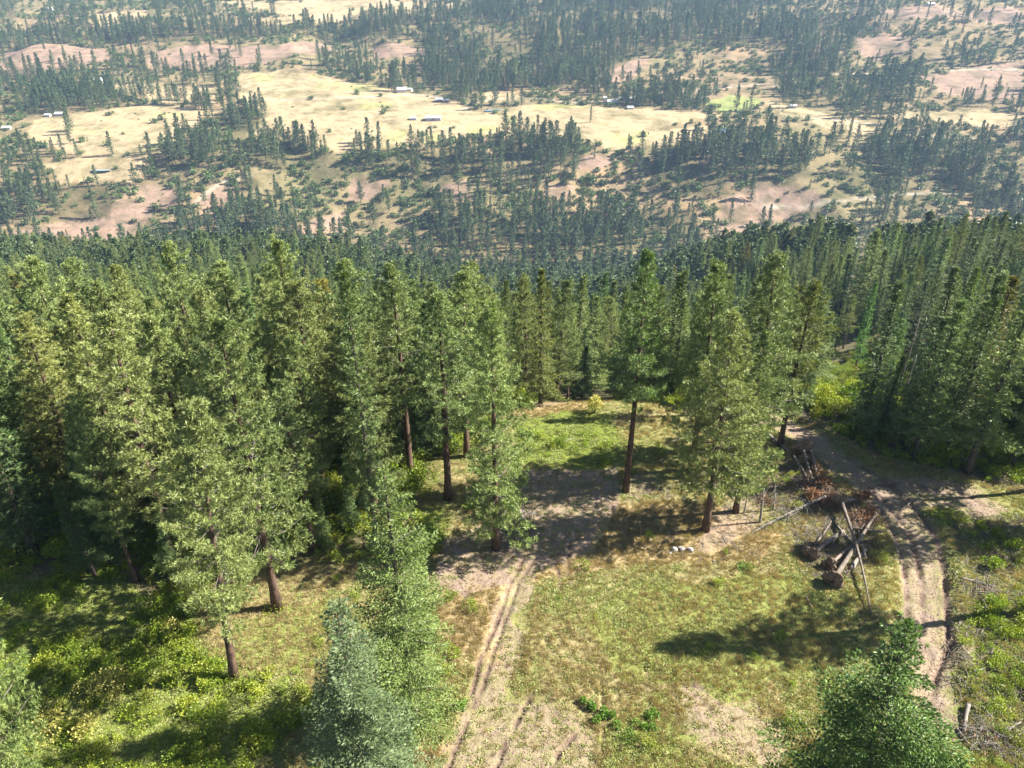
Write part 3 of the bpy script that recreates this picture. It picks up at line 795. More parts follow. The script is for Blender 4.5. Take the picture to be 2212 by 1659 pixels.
# the slope trees get shorter where the sight line to the valley passes over them
bxp, byp, bd = proj(np.column_stack([C, cz]))
lim = np.interp(bxp, [0, 150, 300, 600, 800, 900, 1130, 1500, 1600, 1750, 2000, 2212], [525, 498, 488, 492, 515, 555, 585, 575, 560, 495, 462, 432]) + np.abs(g.normal(0, 34, nC)) - np.where(g.random(nC) < 0.12, 38, 0)
nr_ = (C[:, 0] > 28) & (C[:, 1] < 150); lim = np.where(nr_, np.maximum(lim, 570 + np.abs(g.normal(0, 60, nC))), lim)
for _ in range(14):
    over = (proj(np.column_stack([C, cz + hh]))[1] < lim) & (C[:, 1] < 430)
    hh[over] *= 0.94
okh = (hh > 8.5) | young
C, hh, cz, var, rot, rsc, is_pine, lim = [a[okh] for a in (C, hh, cz, var, rot, rsc, is_pine, lim)]
young = young[okh]
nC = len(C)
bxp, byp, bd = proj(np.column_stack([C, cz])); txp, typ, td = proj(np.column_stack([C, cz + hh]))
order = np.argsort(bd)
# which trees show: a coarse cover map filled from the nearest outwards
cov = np.zeros((166, 222), bool); vis = np.zeros(nC)
yy, xx = np.mgrid[0:166, 0:222] * 10.0 + 5
def cone_mask(bx, by, tx, ty, half):
    y0, y1 = int(max(0, ty // 10)), int(min(165, by // 10))
    if y1 < y0 or bx < -200 or bx > 2400: return None
    sub = slice(y0, y1 + 1); t = ((yy[sub] - ty) / max(by - ty, 1)).clip(0, 1)
    cxx = tx + (bx - tx) * t
    w = half * np.minimum(t * 1.25 + 0.08, 1.0) * (t < 0.85)
    return sub, np.abs(xx[sub] - cxx) < w
events = [(bd[i], i, bxp[i], byp[i], txp[i], typ[i], 3.0 * rsc[i] * FPX / bd[i]) for i in range(nC) if bd[i] > 10]
for o in [o for o in COL.objects if o.name.startswith(('pine_tree', 'fir_tree'))]:
    q = np.array(o.location); h = 26.0 * o.scale[2] if o.scale[2] != 1 else 16.0
    a, b, d_ = proj([q]); a2, b2, _ = proj([q + np.array([0, 0, h])])
    events.append((d_[0], -1, a[0], b[0], a2[0], b2[0], 3.0 * FPX / d_[0]))
for d_, i, a, b, a2, b2, hw in sorted(events):
    r = cone_mask(a, b, a2, b2, hw)
    if r is None: continue
    sub, mk = r
    if i >= 0: vis[i] = (mk & ~cov[sub]).sum() + (0.3 if (0 < a2 < 2212 and 0 < b2 < 1659 and hw > 6) else 0) * (1 if (mk & ~cov[sub]).any() else 0)
    cov[sub] |= mk
indiv = np.zeros(nC, bool)
for kk in (True, False):
    idx = np.where((is_pine == kk) & (vis > 0.9))[0]
    idx = idx[np.argsort(-vis[idx])][:285]; indiv[idx] = True

def place_word(x, y, d):
    if x < -15 and y < 130: return 'among near left pines'
    if y < 130 and x > 30: return 'right of the road'
    if y < 150: return 'behind the clearing'
    if x < -15: return 'on the left slope'
    if x > 50: return 'on the right spur'
    return 'in the draw'
ONES = 'zero one two three four five six seven eight nine ten eleven twelve thirteen fourteen fifteen sixteen seventeen eighteen nineteen'.split()
TENS = 'x x twenty thirty forty fifty sixty seventy eighty ninety'.split()
def spell(n):
    n = int(max(0, min(99, round(n))))
    return ONES[n] if n < 20 else TENS[n // 10] + ('-' + ONES[n % 10] if n % 10 else '')
LAB = {}
for i in np.where(indiv)[0]:
    k = 'pine' if is_pine[i] else 'fir'
    w = place_word(C[i, 0], C[i, 1], bd[i])
    age = 'young ' if young[i] else 'tall ' if hh[i] > 25 else 'short ' if hh[i] < 18 else ''
    lab = f"{age}{k} {w}, tip {spell(txp[i] / 22.12)} percent across, {spell(typ[i] / 16.59)} down"
    LAB.setdefault((lab, k, w), []).append(i)
for (lab, k, w), members in LAB.items():
    members.sort(key=lambda i: bd[i])          # where tips coincide, tell them apart front to back
    ranks = [''] if len(members) == 1 else ['nearer ', 'farther '] if len(members) == 2 else ['nearest '] + ['middle '] * (len(members) - 2) + ['farthest ']
    for rk, i in zip(ranks, members):
        tree(k, int(var[i]), (C[i, 0], C[i, 1], cz[i]), hh[i], rot[i], rk + lab, ('pines ' if k == 'pine' else 'firs ') + w, rsc[i],
             (1.25, 0.9, 0.5) if random.random() < 0.03 else None, (random.gauss(0, 0.022), random.gauss(0, 0.022)))

# ------------------------------------------------------------------ scattering by geometry nodes
def scatter(name, P, rotz, scale, idx, layers, label, cat, tilt=None):
    """one object holding many small copies; layers = list of lists of meshes, drawn by index"""
    n = len(P)
    me = bpy.data.meshes.new(name); me.vertices.add(n)
    me.vertices.foreach_set('co', np.asarray(P, np.float32).ravel())
    a = me.attributes.new('rot', 'FLOAT_VECTOR', 'POINT')
    rv = np.zeros((n, 3), np.float32); rv[:, 2] = rotz
    if tilt is not None: rv[:, :2] = tilt
    a.data.foreach_set('vector', rv.ravel())
    a = me.attributes.new('scl', 'FLOAT_VECTOR', 'POINT')
    sv = np.asarray(scale, np.float32)
    if sv.ndim == 1: sv = np.repeat(sv[:, None], 3, 1)
    a.data.foreach_set('vector', np.ascontiguousarray(sv).ravel())
    a = me.attributes.new('pick', 'INT', 'POINT'); a.data.foreach_set('value', np.asarray(idx, np.int32))
    o = link(name, me)
    ng = bpy.data.node_groups.new(name + '_nodes', 'GeometryNodeTree')
    ng.interface.new_socket('Geometry', in_out='INPUT', socket_type='NodeSocketGeometry')
    ng.interface.new_socket('Geometry', in_out='OUTPUT', socket_type='NodeSocketGeometry')
    gi = ng.nodes.new('NodeGroupInput'); go = ng.nodes.new('NodeGroupOutput')
    jn = ng.nodes.new('GeometryNodeJoinGeometry')
    def named(nm, ty):
        k = ng.nodes.new('GeometryNodeInputNamedAttribute'); k.data_type = ty; k.inputs[0].default_value = nm
        return [s for s in k.outputs if s.enabled and s.name == 'Attribute'][0]
    rr, ss, pp = named('rot', 'FLOAT_VECTOR'), named('scl', 'FLOAT_VECTOR'), named('pick', 'INT')
    for li, meshes in enumerate(layers):
        coll = bpy.data.collections.new(f'{name}_sources_{li}')
        for mi, m_ in enumerate(meshes): coll.objects.link(bpy.data.objects.new(f'{name}_source_{li}_{mi:02d}', m_))
        ci = ng.nodes.new('GeometryNodeCollectionInfo'); ci.inputs['Collection'].default_value = coll
        ci.inputs['Separate Children'].default_value = True; ci.inputs['Reset Children'].default_value = True
        ip = ng.nodes.new('GeometryNodeInstanceOnPoints'); ip.inputs['Pick Instance'].default_value = True
        ng.links.new(gi.outputs[0], ip.inputs['Points']); ng.links.new(ci.outputs[0], ip.inputs['Instance'])
        ng.links.new(pp, ip.inputs['Instance Index']); ng.links.new(rr, ip.inputs['Rotation']); ng.links.new(ss, ip.inputs['Scale'])
        ng.links.new(ip.outputs[0], jn.inputs[0])
    ng.links.new(jn.outputs[0], go.inputs[0])
    md = o.modifiers.new('scatter', 'NODES'); md.node_group = ng
    tag(o, label, cat, kind='stuff')
    return o

# low detail trees for the distance
def far_tree(seed, kind, H, Rm, nb, K, mat):
    c, t = conifer(seed, kind, H, H * (0.18 if kind == 'pine' else 0.08), Rm, nb, K=K, spacing=1.5, bw=0.55, bl=1.7 if kind == 'fir' else 1.25, ragged=0.3)
    V = np.vstack([c[0], t[0]]); Fm = np.vstack([c[1], t[1] + len(c[0])])
    return tri_mesh('distant_tree', V, Fm, [mat, M['darkbark']], np.r_[np.zeros(len(c[1]), int), np.ones(len(t[1]), int)], attrs={'v': np.r_[c[2], np.zeros(len(t[0]))]})
FAR = [far_tree(400 + s, 'fir' if s % 2 else 'pine', 26.0, [4.6, 4.2, 5.0, 3.6, 4.2, 4.8][s], 60, 3, M['farfir']) for s in range(6)]

rest = ~indiv
nearrest = rest & (C[:, 1] < 420)
for kk, lab in ((True, 'dense stand of pines filling the slope behind the nearer trees'), (False, 'dense stand of firs filling the slope behind the nearer trees')):
    m = nearrest & (is_pine == kk); kd = 'pine' if kk else 'fir'
    H = TREES[kd][0][2]; s = hh[m] / H
    scatter('pine_stand' if kk else 'fir_stand', np.column_stack([C[m], cz[m]]), rot[m], np.column_stack([s * rsc[m], s * rsc[m], s]), var[m],
            [[t[0] for t in TREES[kd][:6]], [t[1] for t in TREES[kd][:6]]], lab, 'forest')
m = rest & (C[:, 1] >= 420); s = hh[m] / 26
scatter('valley_forest', np.column_stack([C[m], cz[m]]), rot[m], np.column_stack([s * rsc[m] * 1.1, s * rsc[m] * 1.1, s]), var[m], [FAR], 'dark dense conifer forest in the valley bottom', 'forest')

# trees outside the picture at right, whose shadows fall into it
offx = np.array([(51, 54), (61, 66), (64, 73), (76, 68), (80, 80), (68, 78), (47, 33), (-62, 50), (-70, 62), (30, 18), (-48, 30)], float)
oz = Z(offx[:, 0], offx[:, 1])
scatter('pine_row', np.column_stack([offx, oz]), g.uniform(0, 6, len(offx)), np.r_[1.2, g.uniform(0.9, 1.1, len(offx) - 1)], np.r_[3, g.integers(0, 6, len(offx) - 1)], [[t[0] for t in TREES['pine'][:6]], [t[1] for t in TREES['pine'][:6]]],
        'forest edge standing just right of the road', 'forest')

# the far side of the valley
g = np.random.default_rng(33)
D = np.vstack([jgrid(-900, 900, 940, 1270, 10, g), jgrid(-1150, 1150, 1270, 1720, 11, g), jgrid(-1700, 1700, 1720, 2700, 13, g), jgrid(-2600, 2600, 2700, 3600, 30, g)])
D = D[np.abs(D[:, 0]) < D[:, 1] * 0.66 + 20]
op = np.zeros(len(D), bool)
for p in STRAW: op |= inpoly(D[:, 0], D[:, 1], p)
op |= inpoly(D[:, 0], D[:, 1], GREEN_FIELD) | inpoly(D[:, 0], D[:, 1], POND) | inpoly(D[:, 0], D[:, 1], POND2)
pk = np.zeros(len(D), bool)
for p in PINK: pk |= inpoly(D[:, 0], D[:, 1], p)
dn = np.zeros(len(D), bool)
for p in DENSE: dn |= inpoly(D[:, 0], D[:, 1], p)
clump = fbm(D[:, 0] / 75, D[:, 1] / 75, 131, 3)
pr = 0.035 + 0.60 * sstep(0.50, 0.72, clump)
pr = np.where(dn, 0.14 + 0.80 * sstep(0.40, 0.56, clump), pr)
pr = np.where((D[:, 1] > 940) & (D[:, 1] < 985), 0.6, pr)
pr = np.where(pk, 0.05, pr); pr = np.where(op & ~dn, 0.0015, pr)
u = g.random(len(D)); sel = u < pr * 0.72
rd = np.full(len(D), 1e9)
for r in farroads: rd = np.minimum(rd, dist_path(D[:, 0], D[:, 1], r))
sel &= rd > 5
extra = np.array([at(*p)[:2] for p in [(772, 316), (780, 314), (796, 308), (846, 196), (852, 198), (840, 196), (858, 196), (1313, 222), (1950, 85), (1965, 110), (150, 290), (152, 310), (330, 215), (345, 218), (370, 215), (378, 214), (386, 215), (394, 216), (402, 216), (425, 222), (515, 205), (545, 240), (555, 238), (565, 236), (1645, 490), (1660, 485), (1690, 488), (1530, 280), (1590, 240), (1610, 250), (1620, 240)]])
T = np.vstack([D[sel], extra]); dsel = np.r_[dn[sel], np.ones(len(extra), bool)]; h = (g.normal(29, 8, len(T)) * (1 - 0.45 * (g.random(len(T)) < 0.25))).clip(8, 45) * np.where(dsel, 1.08, 1.0)
s = h / 26; w_ = g.uniform(0.7, 1.15, len(T))
scatter('hillside_trees', np.column_stack([T, Z(T[:, 0], T[:, 1]) - 0.2]), g.uniform(0, 6.28, len(T)), np.column_stack([s * w_, s * w_, s]), g.integers(0, 6, len(T)), [FAR],
        'scattered and clumped conifers over the hills across the valley', 'trees')

# leafy clumps: shrubs
def shrub_mesh(name, seed, rad, hgt, nl, leaf, mat, lobes=6, K=1, stems=True):
    g = np.random.default_rng(seed)
    lc = np.column_stack([g.normal(0, rad * 0.45, lobes), g.normal(0, rad * 0.45, lobes), g.uniform(0.35, 0.75, lobes) * hgt])
    lr = g.uniform(0.35, 0.6, lobes) * min(rad, hgt)
    k = g.integers(0, lobes, nl); d = unit(g.normal(size=(nl, 3)))
    rr = lr[k] * g.uniform(0.55, 1.08, nl) ** 0.6
    P = lc[k] + d * rr[:, None]; P[:, 2] = np.abs(P[:, 2])
    dirn = unit(d + np.array([0, 0, 0.4]))
    V, Fc, v = blades(P, dirn, K, leaf, leaf * 0.62, 0.8, g)
    mats = [mat]; mi = np.zeros(len(Fc), int)
    if stems:
        tv, tf = tubes([(np.array([0, 0, -0.1]), c_, 0.03 * hgt, 0.008 * hgt) for c_ in lc], 4)
        Fc = np.vstack([Fc, tf + len(V)]); V = np.vstack([V, tv]); v = np.r_[v, np.zeros(len(tv))]; mats.append(M['darkbark']); mi = np.r_[mi, np.ones(len(tf), int)]
    return tri_mesh(name, V, Fc, mats, mi, attrs={'v': v})

FARB = [shrub_mesh('distant_bush', 500 + i, 3.4, 4.0, 150, 1.5, M['farleaf'], 6) for i in range(4)]
bp_ = 0.20 + 0.75 * sstep(0.42, 0.60, fbm(D[:, 0] / 60, D[:, 1] / 60, 141, 3))
bp_ = np.where(pk, 0.03, bp_); bp_ = np.where(op, 0.006, bp_)
bs = (g.random(len(D)) < bp_) & ~sel & (D[:, 1] < 2700) & (rd > 4)
B = np.vstack([D[bs], [at(*p)[:2] for p in [(822, 222), (826, 230), (832, 240), (828, 246), (836, 234), (805, 305), (815, 300), (930, 277), (940, 276), (300, 258), (322, 268), (336, 264), (350, 258), (356, 247), (365, 244), (266, 290), (220, 262), (235, 250), (245, 244), (1070, 245), (540, 220), (670, 215), (820, 208), (760, 188), (785, 190), (1330, 232), (1690, 240)]]])
scatter('hillside_bushes', np.column_stack([B, Z(B[:, 0], B[:, 1]) - 0.3]), g.uniform(0, 6.28, len(B)), g.uniform(0.4, 1.7, len(B)) ** 1.2, g.integers(0, 4, len(B)), [FARB],
        'round green bushes between the trees across the valley', 'bushes')

# ------------------------------------------------------------------ near plants
def grass_mesh(name, seed, nb, hgt, spread, mat, w=0.035, flat=1.5, up=1.0):
    g = np.random.default_rng(seed)
    P = np.column_stack([g.normal(0, spread, (nb, 2)), np.zeros(nb)])
    V, Fc, v = blades(P, np.tile([[0, 0, up]], (nb, 1)) + np.column_stack([P[:, :2] * flat, np.zeros(nb)]), 1, hgt, w, 0.35, g)
    return tri_mesh(name, V, Fc, [mat], attrs={'v': v})
WEED = [grass_mesh('weed_tuft', 600 + i, 22, 0.22, 0.13, M['weed'], 0.085, 7.0, 0.55) for i in range(4)]
DRY = [grass_mesh('grass_tuft', 620 + i, 26, 0.34, 0.11, M['dry'], 0.035) for i in range(4)]
UND = [shrub_mesh('undergrowth_clump', 640 + i, 0.7, 0.8, 230, 0.16, M['leaf'], 6, stems=False) for i in range(5)]
BUSH = [shrub_mesh('bush', 660 + i, 1.5, 2.2, 900, 0.22, M['leaf'], 9) for i in range(3)]

g = np.random.default_rng(55)
def near_points(n, y0=26, y1=112):
    y = y0 + (y1 - y0) * g.random(n) ** 1.15; x = (g.random(n) * 2 - 1) * (y * 0.78 + 18)
    return x, y
x, y = near_points(270000)
inC = inpoly(x, y, CLEARING); bare = np.zeros(len(x), bool); lush = np.zeros(len(x), bool); org = np.zeros(len(x), bool)
for p in DIRT: bare |= inpoly(x, y, p)
for p in LUSH: lush |= inpoly(x, y, p)
for p in ORANGE: org |= inpoly(x, y, p)
road = (dist_path(x, y, ROAD) < 1.9) | (dist_path(x, y, BRANCH) < 1.5)
for r in ROADRUTS: road |= dist_path(x, y, r) < 0.6
rutd = np.full(len(x), 1e9)
for r in RUTS[:4]: rutd = np.minimum(rutd, dist_path(x, y, r))
nz = fbm(x / 5, y / 5, 151, 3); u = g.random(len(x))
ok = inC & ~road & (rutd > 0.32)
wd = ok & ~org & (u < np.where(bare, 0.10, np.where(lush, 0.5, 0.20 + 0.55 * sstep(0.42, 0.62, nz))))
dr = ok & ~wd & (~lush | ((x > 25) & (u < 0.8))) & (g.random(len(x)) < np.where(bare, 0.06, np.where(org, 0.6, 0.45)))
def put(name, m, meshes, s0, s1, label, cat):
    P = np.column_stack([x[m], y[m], Z(x[m], y[m]) - 0.01])
    scatter(name, P, g.uniform(0, 6.28, m.sum()), g.uniform(s0, s1, m.sum()), g.integers(0, len(meshes), m.sum()), [meshes], label, cat)
put('meadow_weeds', wd, WEED, 0.4, 1.05, 'low yellow green weeds covering the clearing', 'weeds')
put('dry_grass', dr, DRY, 0.4, 1.05, 'short dry straw coloured grass over the clearing', 'grass')
x, y = near_points(42000, 28, 135)
inC = inpoly(x, y, CLEARING); lush = np.zeros(len(x), bool)
for p in LUSH: lush |= inpoly(x, y, p)
nz = fbm(x / 4, y / 4, 161, 3)
road = (dist_path(x, y, ROAD) < 3.2) | (dist_path(x, y, BRANCH) < 2.4)
bare = np.zeros(len(x), bool)
for p in DIRT: bare |= inpoly(x, y, p)
un = ~road & ~bare & ~(inpoly(x, y, LUSH[1]) & (g.random(len(x)) < 0.85)) & (g.random(len(x)) < np.where(lush, np.where(x > 25, 0.10 + 0.42 * sstep(0.42, 0.68, nz), 0.12 + 0.6 * sstep(0.4, 0.65, nz)), np.where(inC, 0.008, 0.25 + 0.4 * sstep(0.4, 0.6, nz))))
put('undergrowth', un, UND, 0.35, 1.25, 'leafy green undergrowth at the forest edge', 'undergrowth')
bu = ~road & ~inC & (g.random(len(x)) < 0.035) & (y > 60)
lo_, hi_ = BRUSHY.min(0), BRUSHY.max(0); bq = lo_ + (hi_ - lo_) * g.random((900, 2)); bq = bq[inpoly(bq[:, 0], bq[:, 1], BRUSHY)][:260]
bq = np.vstack([bq, bq[:120] + g.normal(0, 6, (120, 2)) + np.array([3, 12])]); bq = bq[dist_path(bq[:, 0], bq[:, 1], ROAD) > 4]
x, y = np.r_[x, bq[:, 0]], np.r_[y, bq[:, 1]]; bu = np.r_[bu, np.ones(len(bq), bool)]
put('forest_bushes', bu, BUSH, 0.5, 1.2, 'taller leafy bushes under the forest trees', 'bushes')

# clods and stones on the bare earth
def clod_mesh(seed):
    g = np.random.default_rng(seed); import bmesh
    bm = bmesh.new(); bmesh.ops.create_icosphere(bm, subdivisions=1, radius=0.09)
    for v in bm.verts: v.co = np.array(v.co) * g.uniform(0.6, 1.3, 3) * np.array([1, 1, 0.7])
    me = bpy.data.meshes.new('clod'); bm.to_mesh(me); bm.free(); me.materials.append(M['clod']); return me
CL = [clod_mesh(850 + i) for i in range(5)]
x, y = near_points(120000, 28, 105)
cb = np.zeros(len(x), bool)
for p in DIRT: cb |= inpoly(x, y, p)
rdist = dist_path(x, y, ROAD)
cb = (cb & (g.random(len(x)) < 0.5)) | ((rdist < 3.0) & (g.random(len(x)) < 0.75)) | (dist_path(x, y, BRANCH) < 2.0)
put('earth_clods', cb, CL, 0.25, 1.3, 'clods and small stones on the bare earth and dirt road', 'clods')

# broken branches and bark littering the ground round the log heap and right of the road
def twig_mesh(seed):
    g = np.random.default_rng(seed); segs = []
    for _ in range(5):
        o = np.append(g.normal(0, 0.3, 2), g.uniform(0.02, 0.12)); v = np.append(unit(g.normal(size=2)), g.uniform(-0.05, 0.18)); l = g.uniform(0.3, 1.0)
        m_ = o + v * l * 0.55; e = m_ + (v + g.normal(0, 0.3, 3)) * l * 0.45; r_ = g.uniform(0.010, 0.035)
        segs += [(o, m_, r_, r_ * 0.8), (m_, e, r_ * 0.8, r_ * 0.35)]
    V, Fm = tubes(segs, 4)
    return tri_mesh('twigs', V, Fm, [M['grey'] if seed % 3 == 0 else M['log']], smooth=True)
TW = [twig_mesh(800 + i) for i in range(6)]
SLASH = [(wpoly([(1600, 1040), (1690, 1000), (1720, 960), (1790, 960), (1800, 1050), (1900, 1090), (1900, 1180), (1850, 1250), (1740, 1250), (1700, 1130)]), 1000),
         (wpoly([(2060, 1100), (2212, 1120), (2260, 1650), (2060, 1640), (2040, 1560), (2070, 1300)]), 550), (wpoly([(1060, 1110), (1150, 1100), (1160, 1170), (1060, 1190)]), 160),
         (wpoly([(1640, 880), (1900, 960), (2150, 1050), (2212, 1060), (2212, 1010), (1900, 930), (1700, 870)]), 500), (wpoly([(1340, 1020), (1650, 1000), (1650, 1200), (1400, 1210)]), 220)]
tx_, ty_ = [], []
for poly, n_ in SLASH:
    lo, hi = poly.min(0), poly.max(0); P = lo + (hi - lo) * g.random((n_ * 4, 2)); P = P[inpoly(P[:, 0], P[:, 1], poly)][:n_]
    tx_.append(P[:, 0]); ty_.append(P[:, 1])
x, y = np.concatenate(tx_), np.concatenate(ty_)
k_ = dist_path(x, y, ROAD) > 1.6
put('branch_litter', k_, TW, 0.5, 1.5, 'broken branches littering the ground around the log heap and road', 'branches')

# ------------------------------------------------------------------ shrubs one can point to
def shrub(name, px, py, rad, hgt, mat, label, seed, nl=900, leaf=0.22, cat='shrub', group=None):
    q = ground(px, py); r = empty(name, q)
    g = np.random.default_rng(seed); lobes = 9
    me = shrub_mesh('leaves', seed, rad, hgt, nl, leaf, mat, lobes, stems=False); link('leaves', me, r)
    tips = [np.array([g.normal(0, rad * 0.4), g.normal(0, rad * 0.4), hgt * g.uniform(0.5, 0.85)]) for _ in range(7)]
    tv, tf = tubes([(np.array([t[0] * 0.1, t[1] * 0.1, -0.15]), t, 0.02 + 0.01 * hgt, 0.008) for t in tips], 5)
    link('stems', tri_mesh('stems', tv, tf, [M['darkbark']], smooth=True), r)
    tag(r, label, cat, group); return r
shrub('shrub', 232, 1500, 1.9, 2.3, M['yleaf'], 'larger yellow cream leaved shrub in the lush grass at lower left', 701, 1500)
shrub('shrub', 92, 1570, 1.6, 1.9, M['yleaf'], 'smaller yellow leaved shrub near the lower left corner', 702, 1200)
shrub('shrub', 185, 1585, 1.2, 1.4, M['yleaf'], 'low yellowing shrub between the two larger yellow shrubs', 703, 700)
shrub('shrub', 372, 1365, 0.7, 1.3, M['yleaf'], 'small yellow green shrub alone on the shaded grass left of the nearest pine', 704, 350)
shrub('shrub', 1282, 892, 1.4, 3.0, M['yleaf'], 'upright pale yellow green shrub on the earth bank at the far end of the clearing', 705, 900)
shrub('shrub', 925, 1165, 1.5, 2.0, M['bigleaf'], 'bright green bush at the shaded forest edge left of the dirt', 706, 1100)
shrub('shrub', 880, 1195, 1.1, 1.5, M['bigleaf'], 'green bush half hidden behind the light green fir', 707, 700)
shrub('shrub', 1608, 1228, 0.55, 0.6, M['bigleaf'], 'tiny green bush in orange grass below the pine clump', 708, 260, 0.16)
shrub('shrub', 1998, 985, 1.8, 2.4, M['leaf'], 'leafy bush under the firs at the right of the road', 709, 1100)
shrub('shrub', 2070, 960, 1.5, 2.2, M['leaf'], 'leafy bush beside the leaning trunk at right', 710, 1000)
shrub('shrub', 1835, 850, 2.3, 4.2, M['leaf'], 'tall pale green willow like thicket in the gap behind the road bend', 711, 1800, 0.3)
shrub('shrub', 1880, 815, 2.0, 3.6, M['leaf'], 'second pale green thicket in the gap, nearer the bleached snags', 712, 1500, 0.3)
shrub('shrub', 1790, 880, 2.0, 3.0, M['leaf'], 'rounded bright bush on the far side of the road bend', 715, 1300, 0.26)
shrub('shrub', 1925, 905, 2.1, 2.8, M['leaf'], 'broad bright bush below the bleached snags', 716, 1400, 0.26)
shrub('shrub', 1865, 880, 1.7, 2.4, M['bigleaf'], 'deep green bush between the two bright bushes at the road bend', 717, 1000, 0.26)
shrub('shrub', 2150, 1228, 0.9, 1.3, M['leaf'], 'green bush in the slash right of the road, beside a pale dry clump', 713, 500)
shrub('shrub', 110, 1150, 1.6, 2.4, M['bigleaf'], 'sunlit bush at the left edge of the dark undergrowth', 714, 1100)
shrub('weed_patch', 1292, 1540, 1.7, 0.6, M['bigleaf'], 'larger patch of broad leaved green weeds near the bottom of the clearing', 721, 1500, 0.17, 'weeds')
shrub('weed_patch', 1400, 1555, 1.3, 0.55, M['bigleaf'], 'smaller patch of broad leaved weeds right of the larger patch', 722, 1000, 0.17, 'weeds')
shrub('weed_patch', 1365, 1600, 0.8, 0.4, M['bigleaf'], 'small weed clump below the two broad leaved patches', 723, 260, 0.15, 'weeds')
shrub('weed_patch', 1000, 1530, 0.5, 0.5, M['bigleaf'], 'green weed clump on the left edge of the rutted track', 724, 260, 0.15, 'weeds')
q = ground(1846, 800); h_ = height_to(q, 612)
tree('fir', 3, q, h_, 1.0, 'bright grass green larch like tree in the right hand forest', None, 0.75, (1.25, 1.7, 0.75))

# ------------------------------------------------------------------ dead wood
def tag_log(r, label, group=None): tag(r, label, 'log', group)
def log(name, p0, p1, r0, r1, label, mat='log', root=0.0, z0=None, z1=None, seed=0, branches=0, blen=0.8, needles=0, group=None, sag=0.0):
    """a fallen trunk from picture point p0 (butt) to p1 (tip)"""
    g = np.random.default_rng(900 + seed)
    a = ground(*p0); b = ground(*p1)
    a[2] += r0 * 0.85 if z0 is None else z0; b[2] += r1 * 0.85 if z1 is None else z1
    r = empty(name, a); d = b - a; L = np.linalg.norm(d); n = 11
    ts = np.linspace(0, 1, n)
    pts = d[None] * ts[:, None]; side = unit(np.cross(d, [0, 0, 1]))
    bend = g.normal(0, 0.012) * L
    pts = pts + side[None] * (np.sin(ts * math.pi) * bend)[:, None] + np.array([[0, 0, -1]]) * (np.sin(ts * math.pi) * sag)[:, None]
    V, Fm = path_tube(pts, r0 + (r1 - r0) * ts, 10, 0.09, g)
    mi = np.zeros(len(Fm), int); mi[-20:] = 1
    link('trunk', tri_mesh('trunk', V, Fm, [M[mat], M['cut']], mi, smooth=True), r)
    if branches:
        segs = []
        for k in range(branches):
            t = g.uniform(0.15, 1.0); o = d * t
            v = unit(g.normal(size=3) + np.array([0, 0, 0.55]) + d / L * 0.4); l = blen * g.uniform(0.4, 1.1)
            m_ = o + v * l * 0.5; e = m_ + unit(v + np.array([0, 0, -0.5]) + g.normal(0, 0.3, 3)) * l * 0.5
            rr = 0.010 + 0.012 * l; segs += [(o, m_, rr, rr * 0.7), (m_, e, rr * 0.7, 0.006)]
        tv, tf = tubes(segs, 4); link('branches', tri_mesh('branches', tv, tf, [M['grey']], smooth=True), r)
    if needles:
        P = d[None] * g.uniform(0.55, 1.05, needles)[:, None] + g.normal(0, 0.35, (needles, 3)); P[:, 2] = np.abs(P[:, 2]) * 0.7
        V, Fc, v = blades(P, unit(g.normal(size=(needles, 3))), 7, 0.28, 0.05, 0.7, g)
        link('dead_needles', tri_mesh('dead_needles', V, Fc, [M['deadn']], attrs={'v': v}), r)
    if root > 0:
        # torn up root plate: a lumpy disc of soil facing away from the trunk, with snapped roots
        dd = -d / L; u = unit(np.cross(dd, [0, 0, 1.0])); w = np.cross(u, dd)
        nr_, na = 6, 18; V = []
        for i in range(nr_ + 1):
            f = i / nr_
            for j in range(na):
                A = j / na * 2 * math.pi
                rad = root * math.sin(min(1, f * 1.0) * math.pi * 0.97 + 0.03) ** 0.7 * (1 + 0.22 * math.sin(3 * A + seed) + 0.10 * g.normal())
                V.append(dd * (f - 0.45) * root * 0.8 + (u * math.cos(A) + w * math.sin(A)) * rad + g.normal(0, 0.05 * root, 3))
        Fr = []
        for i in range(nr_):
            for j in range(na):
                k = (j + 1) % na; A_, B_, C_, D_ = i * na + j, i * na + k, (i + 1) * na + k, (i + 1) * na + j
                Fr += [(A_, B_, C_), (A_, C_, D_)]
        rb = link('root_ball', tri_mesh('root_ball', np.array(V), np.array(Fr), [M['soil']]), r)
        segs = []
        for k in range(26):
            A = g.uniform(0, 6.28); o = (u * math.cos(A) + w * math.sin(A)) * root * 0.7 + dd * root * g.uniform(-0.1, 0.25)
            v = unit((u * math.cos(A) + w * math.sin(A)) + dd * g.uniform(-0.2, 0.9) + g.normal(0, 0.35, 3)); l = root * g.uniform(0.3, 0.8)
            segs += [(o, o + v * l * 0.6, 0.045, 0.028), (o + v * l * 0.6, o + v * l + g.normal(0, 0.12, 3), 0.028, 0.006)]
        tv, tf = tubes(segs, 5); link('roots', tri_mesh('roots', tv, tf, [M['log']], smooth=True), rb)
    tag_log(r, label, group); return r
log('fallen_log', (1750, 1205), (1822, 1150), 0.29, 0.2, 'thick fallen log with an upturned root ball, left one of the log heap', root=0.9, z0=0.5, seed=1, branches=16)
log('fallen_log', (1798, 1262), (1890, 1118), 0.26, 0.14, 'long fallen log with the largest root ball, lowest of the log heap', root=1.05, z0=0.65, z1=0.5, seed=2, branches=14)
log('fallen_log', (1790, 1228), (1838, 1180), 0.18, 0.15, 'short fallen log wedged between the two root balls', root=0.75, z0=0.5, seed=3)
log('fallen_log', (1838, 1232), (1868, 1190), 0.24, 0.2, 'short grey log lying right of the root balls', 'grey', seed=4)
